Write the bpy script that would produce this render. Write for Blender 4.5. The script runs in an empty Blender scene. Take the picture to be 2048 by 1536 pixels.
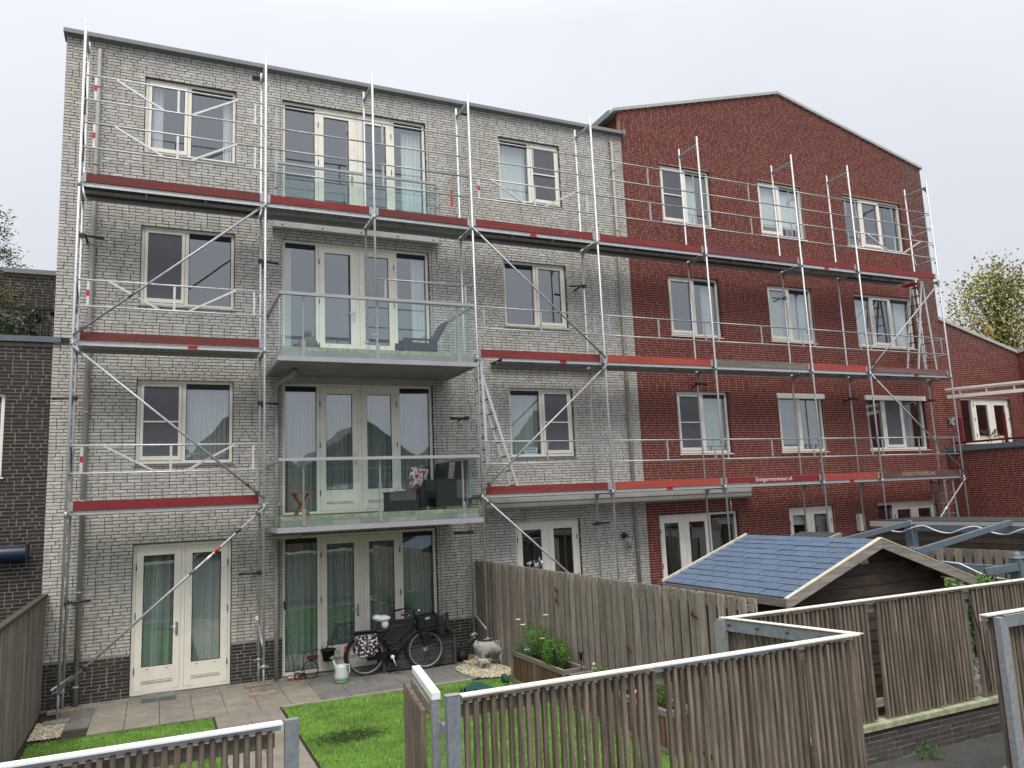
import bpy, bmesh, math, random
import numpy as np
from mathutils import Vector, Matrix
random.seed(7); rng = np.random.default_rng(7)
S = bpy.context.scene
COL = S.collection

# ------------------------------------------------------------------ camera
F_PX = 1542.8; YAW, PITCH, ROLL = 0.4326, 0.1480, -0.0438
cd = bpy.data.cameras.new("camera"); cam = bpy.data.objects.new("camera", cd); COL.objects.link(cam)
fw = Vector((math.sin(YAW)*math.cos(PITCH), math.cos(YAW)*math.cos(PITCH), math.sin(PITCH)))
r0 = Vector((math.cos(YAW), -math.sin(YAW), 0)); u0 = r0.cross(fw)
rt = math.cos(ROLL)*r0 + math.sin(ROLL)*u0; up = -math.sin(ROLL)*r0 + math.cos(ROLL)*u0
M = Matrix(((rt.x, up.x, -fw.x, 4.3457), (rt.y, up.y, -fw.y, -15.5346), (rt.z, up.z, -fw.z, 2.9405), (0, 0, 0, 1)))
cam.matrix_world = M
cd.sensor_width = 36.0; cd.lens = F_PX/2048*36.0; cd.clip_start = 0.05; cd.clip_end = 600
S.camera = cam

# ------------------------------------------------------------------ sky, sun, exposure
SUN_EL, SUN_AZ = math.radians(60), math.radians(200)      # azimuth clockwise from +y: behind the camera, a little left
W = bpy.data.worlds.new("World"); S.world = W; W.use_nodes = True
nt = W.node_tree; nt.nodes.clear()
def wn(t, **k):
    n = nt.nodes.new(t)
    for a, b in k.items(): setattr(n, a, b)
    return n
out = wn('ShaderNodeOutputWorld'); bg = wn('ShaderNodeBackground'); bg.inputs[1].default_value = 1.0
sky = wn('ShaderNodeTexSky', sky_type='NISHITA', sun_disc=False, sun_elevation=SUN_EL, sun_rotation=SUN_AZ)
sky.air_density = 1.0; sky.dust_density = 3.0
skym = wn('ShaderNodeVectorMath', operation='SCALE'); skym.inputs['Scale'].default_value = 0.06
nt.links.new(sky.outputs[0], skym.inputs[0])
geo = wn('ShaderNodeTexCoord'); sep = wn('ShaderNodeSeparateXYZ'); nt.links.new(geo.outputs['Generated'], sep.inputs[0])
ramp = wn('ShaderNodeValToRGB'); e = ramp.color_ramp.elements
e[0].position = 0.0; e[0].color = (0.40, 0.42, 0.455, 1)
e[1].position = 1.0; e[1].color = (1.50, 1.51, 1.53, 1)
k = ramp.color_ramp.elements.new(0.25); k.color = (0.445, 0.465, 0.50, 1)
k = ramp.color_ramp.elements.new(0.55); k.color = (0.55, 0.57, 0.61, 1)
nt.links.new(sep.outputs[2], ramp.inputs[0])
nz = wn('ShaderNodeTexNoise'); nz.inputs['Scale'].default_value = 2.3; nz.inputs['Detail'].default_value = 4
nt.links.new(geo.outputs['Generated'], nz.inputs['Vector'])
mr = wn('ShaderNodeMapRange'); mr.inputs[1].default_value = .3; mr.inputs[2].default_value = .7; mr.inputs[3].default_value = .93; mr.inputs[4].default_value = 1.05
nt.links.new(nz.outputs[0], mr.inputs[0])
cl = wn('ShaderNodeVectorMath', operation='SCALE'); nt.links.new(ramp.outputs[0], cl.inputs[0]); nt.links.new(mr.outputs[0], cl.inputs['Scale'])
mx = wn('ShaderNodeMix', data_type='RGBA'); mx.inputs[0].default_value = 0.93
nt.links.new(skym.outputs[0], mx.inputs[6]); nt.links.new(cl.outputs[0], mx.inputs[7])
nt.links.new(mx.outputs[2], bg.inputs[0]); nt.links.new(bg.outputs[0], out.inputs[0])
sl = bpy.data.lights.new("sun", 'SUN'); sl.energy = 1.5; sl.angle = math.radians(32); sl.color = (1.0, 0.94, 0.86)
sun = bpy.data.objects.new("sun", sl); COL.objects.link(sun)
sd = Vector((math.sin(SUN_AZ)*math.cos(SUN_EL), math.cos(SUN_AZ)*math.cos(SUN_EL), math.sin(SUN_EL)))
sun.rotation_euler = sd.to_track_quat('Z', 'Y').to_euler(); sun.location = (0, -20, 30)
S.view_settings.view_transform = 'Standard'; S.view_settings.look = 'None'; S.view_settings.gamma = 1.0
S.view_settings.use_curve_mapping = False; S.view_settings.exposure = 0.80
S.render.engine = 'CYCLES'
S.cycles.max_bounces = 8; S.cycles.transparent_max_bounces = 16; S.cycles.diffuse_bounces = 3; S.cycles.glossy_bounces = 3

# ------------------------------------------------------------------ materials
def mat(name, c, rough=.7, c2=None, nscale=3., namt=.6, var=0., isl=0., bump=0., bscale=60., metal=0., st=(1, 1, 1),
        spec=.4, dirt=0., dscale=.5, dcol=(.08, .08, .06), speck=0., c3=None, streak=0.):
    m = bpy.data.materials.new(name); m.use_nodes = True; N = m.node_tree.nodes; L = m.node_tree.links
    b = N['Principled BSDF']; b.inputs['Roughness'].default_value = rough; b.inputs['Metallic'].default_value = metal
    b.inputs['Specular IOR Level'].default_value = spec
    def n(t, **k):
        x = N.new(t)
        for a, v in k.items(): setattr(x, a, v)
        return x
    g = n('ShaderNodeNewGeometry'); mp = n('ShaderNodeVectorMath', operation='MULTIPLY'); mp.inputs[1].default_value = st
    L.new(g.outputs['Position'], mp.inputs[0]); P = mp.outputs[0]
    oi = n('ShaderNodeObjectInfo')
    rs = n('ShaderNodeMath', operation='ADD'); L.new(g.outputs['Random Per Island'], rs.inputs[0]); L.new(oi.outputs['Random'], rs.inputs[1])
    rf = n('ShaderNodeMath', operation='FRACT'); L.new(rs.outputs[0], rf.inputs[0]); R = rf.outputs[0]
    def noise(sc, det=4, vec=None, rough_=.55):
        x = n('ShaderNodeTexNoise'); x.inputs['Scale'].default_value = sc; x.inputs['Detail'].default_value = det
        x.inputs['Roughness'].default_value = rough_; L.new(vec or P, x.inputs['Vector']); return x.outputs[0]
    def rng_(v, a, b_, c_, d): 
        x = n('ShaderNodeMapRange'); L.new(v, x.inputs[0])
        for i, q in enumerate((a, b_, c_, d)): x.inputs[i+1].default_value = q
        return x.outputs[0]
    def mix(f, A, B):
        x = n('ShaderNodeMix', data_type='RGBA')
        if isinstance(f, (int, float)): x.inputs[0].default_value = f
        else: L.new(f, x.inputs[0])
        for i, q in ((6, A), (7, B)):
            if isinstance(q, tuple): x.inputs[i].default_value = (*q, 1)
            else: L.new(q, x.inputs[i])
        return x.outputs[2]
    col = c
    if c3: col = mix(rng_(R, .78, .8, 0, 1), col, c3)
    if c2: col = mix(rng_(noise(nscale), .35, .65, 0, namt), col, c2)
    if isl or var:
        v = None
        if isl: v = rng_(R, 0, 1, 1-isl, 1+isl)
        if var:
            w = rng_(noise(nscale*3.1, 5), .3, .7, 1-var, 1+var)
            if v:
                q = n('ShaderNodeMath', operation='MULTIPLY'); L.new(v, q.inputs[0]); L.new(w, q.inputs[1]); v = q.outputs[0]
            else: v = w
        sc = n('ShaderNodeVectorMath', operation='SCALE'); L.new(v, sc.inputs['Scale'])
        if isinstance(col, tuple): sc.inputs[0].default_value = col
        else: L.new(col, sc.inputs[0])
        col = sc.outputs[0]
    if dirt: col = mix(rng_(noise(dscale, 6, g.outputs['Position'], .65), .5, .72, 0, dirt), col, dcol)
    if streak:
        sv = n('ShaderNodeVectorMath', operation='MULTIPLY'); sv.inputs[1].default_value = (2.6, 2.6, .22); L.new(g.outputs['Position'], sv.inputs[0])
        col = mix(rng_(noise(1.5, 6, sv.outputs[0], .7), .52, .75, 0, streak), col, tuple(v*.6 for v in dcol))
    if speck: col = mix(rng_(noise(160, 2), .62, .7, 0, speck), col, (.04, .04, .04))
    if isinstance(col, tuple): b.inputs['Base Color'].default_value = (*col, 1)
    else: L.new(col, b.inputs['Base Color'])
    if bump:
        bp = n('ShaderNodeBump'); bp.inputs['Strength'].default_value = bump; bp.inputs['Distance'].default_value = .01
        L.new(noise(bscale, 4), bp.inputs['Height']); L.new(bp.outputs[0], b.inputs['Normal'])
    return m

def glass(name, tint, ior, rough=0., wob=.0):
    m = bpy.data.materials.new(name); m.use_nodes = True; N = m.node_tree.nodes; L = m.node_tree.links
    N.remove(N['Principled BSDF']); o = N['Material Output']
    t = N.new('ShaderNodeBsdfTransparent'); t.inputs[0].default_value = (*tint, 1)
    g = N.new('ShaderNodeBsdfGlossy'); g.inputs['Roughness'].default_value = rough; g.inputs[0].default_value = (.93, .96, 1, 1)
    f = N.new('ShaderNodeFresnel'); f.inputs[0].default_value = ior
    gg = N.new('ShaderNodeNewGeometry'); fm = N.new('ShaderNodeMath'); fm.operation = 'SUBTRACT'; fm.use_clamp = True
    L.new(f.outputs[0], fm.inputs[0]); L.new(gg.outputs['Backfacing'], fm.inputs[1])
    x = N.new('ShaderNodeMixShader'); L.new(fm.outputs[0], x.inputs[0]); L.new(t.outputs[0], x.inputs[1]); L.new(g.outputs[0], x.inputs[2])
    if wob:
        nz = N.new('ShaderNodeTexNoise'); nz.inputs['Scale'].default_value = 2.2; nz.inputs['Detail'].default_value = 1
        ge = N.new('ShaderNodeNewGeometry'); L.new(ge.outputs['Position'], nz.inputs['Vector'])
        bp = N.new('ShaderNodeBump'); bp.inputs['Strength'].default_value = wob; bp.inputs['Distance'].default_value = .02
        L.new(nz.outputs[0], bp.inputs['Height']); L.new(bp.outputs[0], g.inputs['Normal'])
    L.new(x.outputs[0], o.inputs[0]); return m

MT = dict(
 brick_grey=mat('brick_grey', (.635, .618, .582), .85, (.40, .387, .362), 13, .8, .13, .13, .8, 26, dirt=.45, dscale=.5, dcol=(.36, .335, .26), c3=(.50, .48, .44), st=(1, 1, 2.4), streak=.6),
 mortar_grey=mat('mortar_grey', (.12, .113, .10), .95, (.17, .16, .14), 8, .6, .1),
 brick_red=mat('brick_red', (.152, .024, .020), .8, (.092, .018, .016), 12, .7, .13, .20, .6, 50, c3=(.125, .022, .02), dirt=.30, dscale=.4, dcol=(.09, .028, .028), streak=.4),
 mortar_red=mat('mortar_red', (.41, .225, .17), .95, (.29, .165, .13), 6, .6, .12),
 brick_dark=mat('brick_dark', (.028, .024, .024), .75, (.022, .02, .021), 12, .7, .15, .3, .5, 60),
 mortar_dark=mat('mortar_dark', (.26, .225, .175), .95, (.16, .14, .105), 4, .7, .1),
 brick_garden=mat('brick_garden', (.085, .078, .080), .85, (.055, .050, .052), 10, .7, .15, .22, .5, 60, dirt=.5, dscale=1.2, dcol=(.06, .065, .04)),
 brick_plinth=mat('brick_plinth', (.040, .037, .038), .8, (.025, .024, .026), 12, .7, .15, .3, .5, 60, dirt=.5, dscale=.9, dcol=(.05, .055, .03)),
 mortar_plinth=mat('mortar_plinth', (.34, .31, .26), .95, (.17, .16, .12), 3, .8, .1),
 cream=mat('cream_paint', (.86, .83, .73), .45, (.81, .78, .68), 4, .5, .02, dirt=.12, dscale=2),
 cream2=mat('white_paint', (.87, .85, .78), .45, (.82, .80, .73), 4, .5, .02, dirt=.12, dscale=2),
 rubber=mat('dark_seal', (.02, .02, .022), .7),
 vent=mat('dark_vent', (.012, .016, .03), .35),
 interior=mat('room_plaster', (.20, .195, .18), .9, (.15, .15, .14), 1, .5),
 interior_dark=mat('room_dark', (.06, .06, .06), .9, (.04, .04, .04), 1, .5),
 net=mat('net_curtain', (.62, .65, .65), .9, (.45, .49, .49), 9, .8, .1, st=(1, 1, .05)),
 drape=mat('drape', (.44, .48, .46), .9, (.33, .37, .36), 9, .8, .1, st=(1, 1, .05)),
 drape_green=mat('drape_green', (.42, .50, .46), .9, (.20, .26, .24), 5, .9, .15, st=(1, 1, .03)),
 blind=mat('blind', (.60, .62, .60), .8, (.5, .52, .5), 3, .5),
 blind_dark=mat('blind_dark', (.26, .28, .28), .8, (.2, .22, .22), 3, .5),
 screen=mat('insect_screen', (.13, .135, .15), .8, (.10, .105, .12), 30, .6),
 glass=glass('window_glass', (.84, .90, .89), 3.1, 0, .05),
 cap_white=mat('white_cap_metal', (.84, .86, .88), .4, (.78, .80, .82), 5, .5, .02, dirt=.1, dscale=3),
 cap_wood=mat('pale_trim_wood', (.56, .51, .41), .6, (.44, .40, .32), 5, .8, .08, dirt=.3, dscale=4),
 cap_cream=mat('cream_cap_metal', (.80, .76, .66), .5, (.72, .68, .58), 5, .6, .03, dirt=.2, dscale=3),
 glass_clear=glass('balcony_glass', (.925, .975, .96), 1.9),
 zinc=mat('zinc_trim', (.22, .24, .24), .5, (.18, .20, .20), 3, .6, .05),
 zinc_light=mat('light_trim', (.44, .44, .41), .5, (.36, .36, .34), 3, .6, .05),
 pipe=mat('pvc_pipe', (.36, .35, .32), .5, (.30, .29, .27), 3, .6, .05, dirt=.2, dscale=2),
 alu=mat('aluminium', (.66, .67, .68), .5, (.50, .51, .52), 25, .7, .10, metal=.45, dirt=.25, dscale=5, dcol=(.45, .44, .42)),
 galv=mat('galvanised_steel', (.44, .465, .48), .5, (.31, .335, .36), 22, .8, .10, metal=.5, dirt=.15, dscale=3, dcol=(.2, .2, .2)),
 galv_dull=mat('dull_galvanised_steel', (.30, .33, .36), .5, (.20, .23, .26), 16, .8, .10, metal=.4, dirt=.3, dscale=4, dcol=(.45, .47, .48)),
 steel_dark=mat('dark_clamp_steel', (.06, .06, .065), .5, (.1, .08, .07), 30, .6, metal=.4),
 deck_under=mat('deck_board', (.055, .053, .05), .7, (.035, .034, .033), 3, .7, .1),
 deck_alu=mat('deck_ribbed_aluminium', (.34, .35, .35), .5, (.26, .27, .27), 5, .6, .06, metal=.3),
 white_lab=mat('white_label', (.75, .75, .75), .6),
 red_lab=mat('red_label', (.55, .02, .02), .6, (.4, .015, .02), 50, .6),
 concrete=mat('concrete', (.34, .33, .29), .9, (.25, .25, .21), 4, .7, .1, dirt=.3, dscale=2),
 concrete_soffit=mat('concrete_soffit', (.30, .30, .28), .9, (.22, .22, .20), 2, .7, .08),
 moss_concrete=mat('mossy_concrete', (.42, .43, .31), .9, (.25, .265, .165), 9, .9, .25, dirt=.75, dscale=4, dcol=(.13, .14, .06)),
 balc_trim=mat('balcony_trim', (.40, .40, .42), .4, (.33, .33, .35), 3, .5, .03, metal=.2),
 rattan=mat('black_rattan', (.020, .023, .026), .6, (.032, .036, .04), 120, .6, .1, bump=.8, bscale=150),
 plastic_dark=mat('dark_grey_plastic', (.068, .062, .064), .55, (.05, .047, .048), 10, .6, .1, isl=.15, st=(.1, 1, 1)),
 black=mat('black_paint', (.010, .010, .011), .35),
 black_matt=mat('black_plastic', (.014, .014, .015), .65),
 tyre=mat('brown_tyre', (.055, .032, .022), .8, (.03, .02, .016), 20, .6),
 chrome=mat('bright_metal', (.65, .65, .65), .25, metal=.9),
 whiteplastic=mat('white_plastic', (.74, .75, .77), .35, (.6, .62, .66), 30, .6, bump=.6, bscale=30),
 wood_grey_v=mat('weathered_wood_upright', (.32, .28, .235), .85, (.165, .14, .115), 2, .9, .12, .28, .5, 40, st=(16, 16, 1.1), dirt=.25, dscale=1.4, dcol=(.09, .085, .06)),
 wood_slat=mat('fence_slat_wood', (.25, .205, .16), .85, (.10, .078, .058), 2, .95, .14, .25, .5, 40, st=(16, 16, 1.0), dirt=.3, dscale=1.1, dcol=(.08, .07, .05)),
 wood_grey_x=mat('weathered_wood_along', (.30, .27, .235), .85, (.17, .15, .13), 2, .9, .12, .12, .5, 40, st=(1.2, 16, 16)),
 wood_grey_y=mat('weathered_wood_deep', (.28, .25, .21), .85, (.16, .14, .12), 2, .9, .12, .12, .5, 40, st=(16, 1.2, 16)),
 wood_shed=mat('shed_board_wood', (.085, .062, .046), .85, (.038, .030, .026), 2, .9, .2, .30, .6, 40, st=(1.1, 14, 14), dirt=.4, dscale=1.5, dcol=(.11, .10, .08)),
 wood_fresh=mat('sole_board_wood', (.36, .27, .20), .85, (.25, .16, .11), 3, .9, .15, .12, .5, 40, st=(1.5, 12, 12)),
 wood_planter=mat('planter_wood', (.20, .105, .055), .8, (.09, .055, .035), 2, .95, .15, .25, .5, 40, st=(14, 14, 1.1)),
 wood_bright=mat('orange_wood', (.26, .12, .06), .6, (.16, .07, .04), 3, .8, .1, st=(1, 10, 10)),
 shingle=mat('blue_shingle', (.098, .142, .212), .9, (.070, .104, .165), 60, .9, .12, .07, .8, 140, speck=.4, dirt=.35, dscale=2.5, dcol=(.10, .12, .13)),
 dark_felt=mat('roof_felt', (.035, .035, .037), .9, (.05, .05, .05), 6, .6, .1),
 bluegrey=mat('bluegrey_paint', (.115, .15, .185), .5, (.09, .12, .15), 5, .6, .05),
 navy=mat('navy_box', (.018, .028, .055), .35),
 darkred=mat('dark_red_paint', (.14, .012, .016), .5, (.10, .01, .013), 8, .6),
 paver=mat('paving_concrete', (.25, .225, .19), .9, (.18, .162, .136), 2.5, .85, .10, .07, .5, 70, dirt=.45, dscale=.9, dcol=(.13, .13, .085)),
 paver_grey=mat('grey_paving_concrete', (.165, .162, .155), .9, (.12, .118, .11), 2.5, .8, .10, .07, .5, 70, dirt=.3, dscale=1.2, dcol=(.28, .27, .24)),
 soil=mat('soil', (.045, .035, .025), .95, (.03, .025, .018), 12, .8, .2, bump=1, bscale=40),
 asphalt=mat('dark_paving', (.07, .07, .068), .9, (.05, .05, .047), 3, .8, .15, bump=.6, bscale=50, dirt=.35, dscale=1.2, dcol=(.05, .06, .03)),
 turf=mat('turf_backing', (.09, .17, .035), .95, (.04, .09, .015), 4, .8, .1),
 leaf=mat('green_leaves', (.065, .16, .028), .6, (.035, .10, .02), 3, .8, .1, .35),
 leaf_box=mat('boxwood_leaves', (.10, .22, .025), .6, (.06, .15, .02), 3, .8, .1, .35),
 leaf_olive=mat('olive_leaves', (.16, .16, .07), .7, (.07, .075, .035), 3, .8, .1, .4, c3=(.13, .13, .05)),
 leaf_dark=mat('dark_leaves', (.025, .055, .02), .5, (.015, .03, .012), 3, .8, .1, .4, c3=(.10, .13, .07)),
 leaf_aut=mat('autumn_leaves', (.36, .35, .085), .7, (.17, .20, .06), .6, .9, .1, .40, c3=(.36, .17, .05)),
 bark=mat('bark', (.09, .075, .06), .9, (.05, .04, .035), 8, .8, .1),
 wool=mat('white_wool', (.46, .45, .42), .95, (.26, .25, .22), 30, .8, .1, bump=1, bscale=60, st=(1, 1, .5)),
 tile=mat('roof_tiles', (.04, .038, .04), .8, (.06, .05, .05), 6, .6),
 petal_w=mat('white_petals', (.8, .8, .8), .7), petal_y=mat('yellow_petals', (.75, .45, .04), .7),
 petal_p=mat('pink_petals', (.55, .2, .22), .7, (.7, .6, .5), 40, .7),
 rust=mat('rusty_iron', (.085, .035, .025), .85, (.05, .022, .016), 40, .8, .1),
 cloth_green=mat('green_cloth', (.010, .055, .045), .85, (.02, .09, .07), 20, .7, .1),
 greenplastic=mat('green_plastic', (.10, .28, .07), .4),
 canplastic=mat('clear_plastic', (.50, .54, .53), .35, (.42, .47, .46), 8, .5),
)
_m = MT['brick_red']; _N, _L = _m.node_tree.nodes, _m.node_tree.links            # sooty weathered bricks down the right corner of the gable
_o = _N['Principled BSDF'].inputs['Base Color'].links[0].from_socket
_g = _N.new('ShaderNodeNewGeometry'); _s = _N.new('ShaderNodeSeparateXYZ'); _L.new(_g.outputs['Position'], _s.inputs[0])
_z = _N.new('ShaderNodeTexNoise'); _z.inputs['Scale'].default_value = 1.4; _z.inputs['Detail'].default_value = 6; _L.new(_g.outputs['Position'], _z.inputs['Vector'])
_a = _N.new('ShaderNodeMath'); _a.operation = 'MULTIPLY_ADD'; _L.new(_z.outputs[0], _a.inputs[0]); _a.inputs[1].default_value = 1.6; _L.new(_s.outputs[0], _a.inputs[2])
_r = _N.new('ShaderNodeMapRange'); _L.new(_a.outputs[0], _r.inputs[0])
for _i, _q in enumerate((25.75, 26.25, 0, .75)): _r.inputs[_i+1].default_value = _q
_c = _N.new('ShaderNodeMapRange'); _L.new(_s.outputs[2], _c.inputs[0])
for _i, _q in enumerate((6.0, 8.5, 0, 1)): _c.inputs[_i+1].default_value = _q
_b = _N.new('ShaderNodeMath'); _b.operation = 'MULTIPLY'; _L.new(_r.outputs[0], _b.inputs[0]); _L.new(_c.outputs[0], _b.inputs[1])
_x = _N.new('ShaderNodeMix'); _x.data_type = 'RGBA'; _L.new(_b.outputs[0], _x.inputs[0]); _L.new(_o, _x.inputs[6]); _x.inputs[7].default_value = (.075, .045, .045, 1)
_L.new(_x.outputs[2], _N['Principled BSDF'].inputs['Base Color'])
def red_board(name, c, c2):
    return mat(name, c, .8, c2, 1.6, .9, .12, 0, .4, 40, st=(1.0, 14, 14), speck=.25, dirt=.25, dscale=2.2, dcol=tuple(.45*v for v in c))
BOARD = dict(red=red_board('toe_red', (.26, .040, .035), (.17, .028, .028)), clean=red_board('toe_darkred', (.22, .022, .026), (.19, .02, .024)),
             bright=red_board('toe_bright', (.42, .07, .05), (.30, .055, .045)), grey=red_board('toe_grey', (.22, .19, .165), (.13, .11, .10)),
             dull=red_board('toe_dull', (.20, .055, .065), (.13, .04, .045)), faded=red_board('toe_faded', (.22, .12, .12), (.15, .08, .085)),
             brown=red_board('toe_brown', (.15, .075, .065), (.09, .05, .045)), worn=red_board('toe_worn', (.19, .035, .033), (.12, .04, .035)))

def floral(name, cols, sc):
    m = bpy.data.materials.new(name); m.use_nodes = True; N = m.node_tree.nodes; L = m.node_tree.links; b = N['Principled BSDF']
    v = N.new('ShaderNodeTexVoronoi'); v.inputs['Scale'].default_value = sc; tc = N.new('ShaderNodeTexCoord'); L.new(tc.outputs['Object'], v.inputs['Vector'])
    s = N.new('ShaderNodeSeparateColor'); L.new(v.outputs['Color'], s.inputs[0])
    r = N.new('ShaderNodeValToRGB'); r.color_ramp.interpolation = 'CONSTANT'; L.new(s.outputs[0], r.inputs[0])
    e = r.color_ramp.elements
    while len(e) < len(cols): e.new(.5)
    for i, c in enumerate(cols): e[i].position = i/len(cols); e[i].color = (*c, 1)
    L.new(r.outputs[0], b.inputs['Base Color']); b.inputs['Roughness'].default_value = .7; return m
MT['floral'] = floral('floral_print', [(.01, .01, .012), (.45, .36, .40), (.02, .02, .02), (.65, .62, .65), (.01, .01, .01), (.16, .07, .11), (.01, .01, .01)], 34)
MT['leafprint'] = floral('leaf_print', [(.42, .36, .34), (.16, .05, .06), (.50, .46, .43), (.10, .03, .04)], 26)

# ------------------------------------------------------------------ mesh helpers
class MB:
    def __init__(s): s.v = []; s.f = []; s.sm = []
    def add(s, vs, fs, smooth=False):
        k = len(s.v); s.v += [tuple(p) for p in vs]; s.f += [tuple(i+k for i in f) for f in fs]; s.sm += [smooth]*len(fs); return s
    def box(s, x0, x1, y0, y1, z0, z1):
        if x0 > x1: x0, x1 = x1, x0
        if y0 > y1: y0, y1 = y1, y0
        if z0 > z1: z0, z1 = z1, z0
        return s.add([(x0, y0, z0), (x1, y0, z0), (x1, y1, z0), (x0, y1, z0), (x0, y0, z1), (x1, y0, z1), (x1, y1, z1), (x0, y1, z1)],
              [(0, 3, 2, 1), (4, 5, 6, 7), (0, 1, 5, 4), (1, 2, 6, 5), (2, 3, 7, 6), (3, 0, 4, 7)])
    def bar(s, p, q, w, h, upv=(0, 0, 1)):
        p, q = Vector(p), Vector(q); d = (q-p).normalized(); a = d.cross(Vector(upv))
        if a.length < 1e-4: a = d.cross(Vector((1, 0, 0)))
        a.normalize(); b = a.cross(d)
        vs = [c+a*(sx*w/2)+b*(sz*h/2) for c in (p, q) for sx, sz in ((-1, -1), (1, -1), (1, 1), (-1, 1))]
        return s.add(vs, [(0, 1, 2, 3), (7, 6, 5, 4), (0, 4, 5, 1), (1, 5, 6, 2), (2, 6, 7, 3), (3, 7, 4, 0)])
    def tube(s, pts, r, n=8, cap=True, close=False):
        pts = [Vector(p) for p in pts]; m = len(pts); rr = r if isinstance(r, (list, tuple)) else [r]*m
        vs = []; prev = None
        for i, p in enumerate(pts):
            if close: d = (pts[(i+1) % m]-pts[i-1]).normalized()
            else: d = (pts[min(i+1, m-1)]-pts[max(i-1, 0)]).normalized()
            if prev is None:
                a = d.cross(Vector((0, 0, 1)))
                if a.length < 1e-3: a = d.cross(Vector((1, 0, 0)))
            else: a = prev - d*prev.dot(d)
            a.normalize(); prev = a; b = d.cross(a)
            for j in range(n):
                t = 2*math.pi*j/n; vs.append(p+(a*math.cos(t)+b*math.sin(t))*rr[i])
        fs = []
        for i in range(m if close else m-1):
            i2 = (i+1) % m
            for j in range(n): fs.append((i*n+j, i*n+(j+1) % n, i2*n+(j+1) % n, i2*n+j))
        if cap and not close: fs += [tuple(reversed(range(n))), tuple((m-1)*n+j for j in range(n))]
        return s.add(vs, fs, True)
    def prism(s, poly, axis, a, b):
        # poly in the two other axes (in xyz order), extruded along axis from a to b
        def mk(p, t):
            l = [p[0], p[1]]; l.insert(axis, t); return tuple(l)
        n = len(poly); vs = [mk(p, a) for p in poly]+[mk(p, b) for p in poly]
        fs = [tuple(range(n)), tuple(reversed(range(n, 2*n)))]+[(i, n+i, n+(i+1) % n, (i+1) % n) for i in range(n)]
        return s.add(vs, fs)
    def lathe(s, c, prof, n=20, axis=2):
        vs = []; fs = []
        for r, h in prof:
            for j in range(n):
                t = 2*math.pi*j/n; q = [math.cos(t)*r, math.sin(t)*r]; q.insert(axis, h); vs.append((c[0]+q[0], c[1]+q[1], c[2]+q[2]))
        for i in range(len(prof)-1):
            for j in range(n): fs.append((i*n+j, i*n+(j+1) % n, (i+1)*n+(j+1) % n, (i+1)*n+j))
        fs += [tuple(range(n)), tuple((len(prof)-1)*n+j for j in range(n))]
        return s.add(vs, fs, True)
    def ball(s, c, r, n=10, m=7, jit=0):
        r = (r, r, r) if isinstance(r, (int, float)) else r; vs = []; fs = []
        for i in range(1, m):
            a = math.pi*i/m
            for j in range(n):
                t = 2*math.pi*j/n; k = 1+random.uniform(-jit, jit)
                vs.append((c[0]+r[0]*k*math.sin(a)*math.cos(t), c[1]+r[1]*k*math.sin(a)*math.sin(t), c[2]+r[2]*k*math.cos(a)))
        k0 = len(vs); vs += [(c[0], c[1], c[2]+r[2]), (c[0], c[1], c[2]-r[2])]
        for i in range(m-2):
            for j in range(n): fs.append((i*n+j, (i+1)*n+j, (i+1)*n+(j+1) % n, i*n+(j+1) % n))
        for j in range(n): fs += [(k0, j, (j+1) % n), (k0+1, (m-2)*n+(j+1) % n, (m-2)*n+j)]
        return s.add(vs, fs, True)
    def build(s, name, m, parent=None, local=False, **props):
        o = mesh_obj(name, s.v, s.f, m, parent, local, s.sm); 
        for a, b in props.items(): o[a] = b
        return o

def wloc(o):
    v = Vector((0, 0, 0))
    while o is not None: v += o.location; o = o.parent
    return v
def link(o, parent=None):
    COL.objects.link(o)
    if parent is not None: o.parent = parent
    return o
def mesh_data(name, v, f, m, sm=None, fix=True):
    me = bpy.data.meshes.new(name); me.from_pydata(v, [], f)
    if fix:
        bm = bmesh.new(); bm.from_mesh(me); bmesh.ops.recalc_face_normals(bm, faces=bm.faces); bm.to_mesh(me); bm.free()
    if sm and any(sm): me.polygons.foreach_set('use_smooth', sm)
    me.materials.append(m if not isinstance(m, str) else MT[m]); me.update(); return me
def mesh_obj(name, v, f, m, parent=None, local=False, sm=None, fix=True):
    off = Vector((0, 0, 0)) if local else wloc(parent)
    # the object's own origin sits in the middle of its footprint
    if not local and len(v):
        a = np.array(v, dtype=float); c = Vector(((a[:, 0].min()+a[:, 0].max())/2, (a[:, 1].min()+a[:, 1].max())/2, a[:, 2].min()))
        a -= np.array(c); v = a.tolist()
    else: c = Vector((0, 0, 0))
    me = mesh_data(name, v, f, m, sm, fix)
    o = bpy.data.objects.new(name, me); link(o, parent); o.location = c-off; return o
def thing(name, label, cat, loc, group=None, rz=0):
    o = bpy.data.objects.new(name, None); COL.objects.link(o); o.location = loc; o.rotation_euler = (0, 0, rz); o.empty_display_size = .1
    o['label'] = label; o['category'] = cat
    if group: o['group'] = group
    return o
def tag(o, label, cat, group=None):
    o['label'] = label; o['category'] = cat
    if group: o['group'] = group
    return o
def inst(name, me, parent, loc, rot=(0, 0, 0), scale=(1, 1, 1), props=None):
    o = bpy.data.objects.new(name, me); link(o, parent); o.location = Vector(loc)-wloc(parent); o.rotation_euler = rot; o.scale = scale
    if props:
        for a, b in props.items(): o[a] = b
    return o
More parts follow.
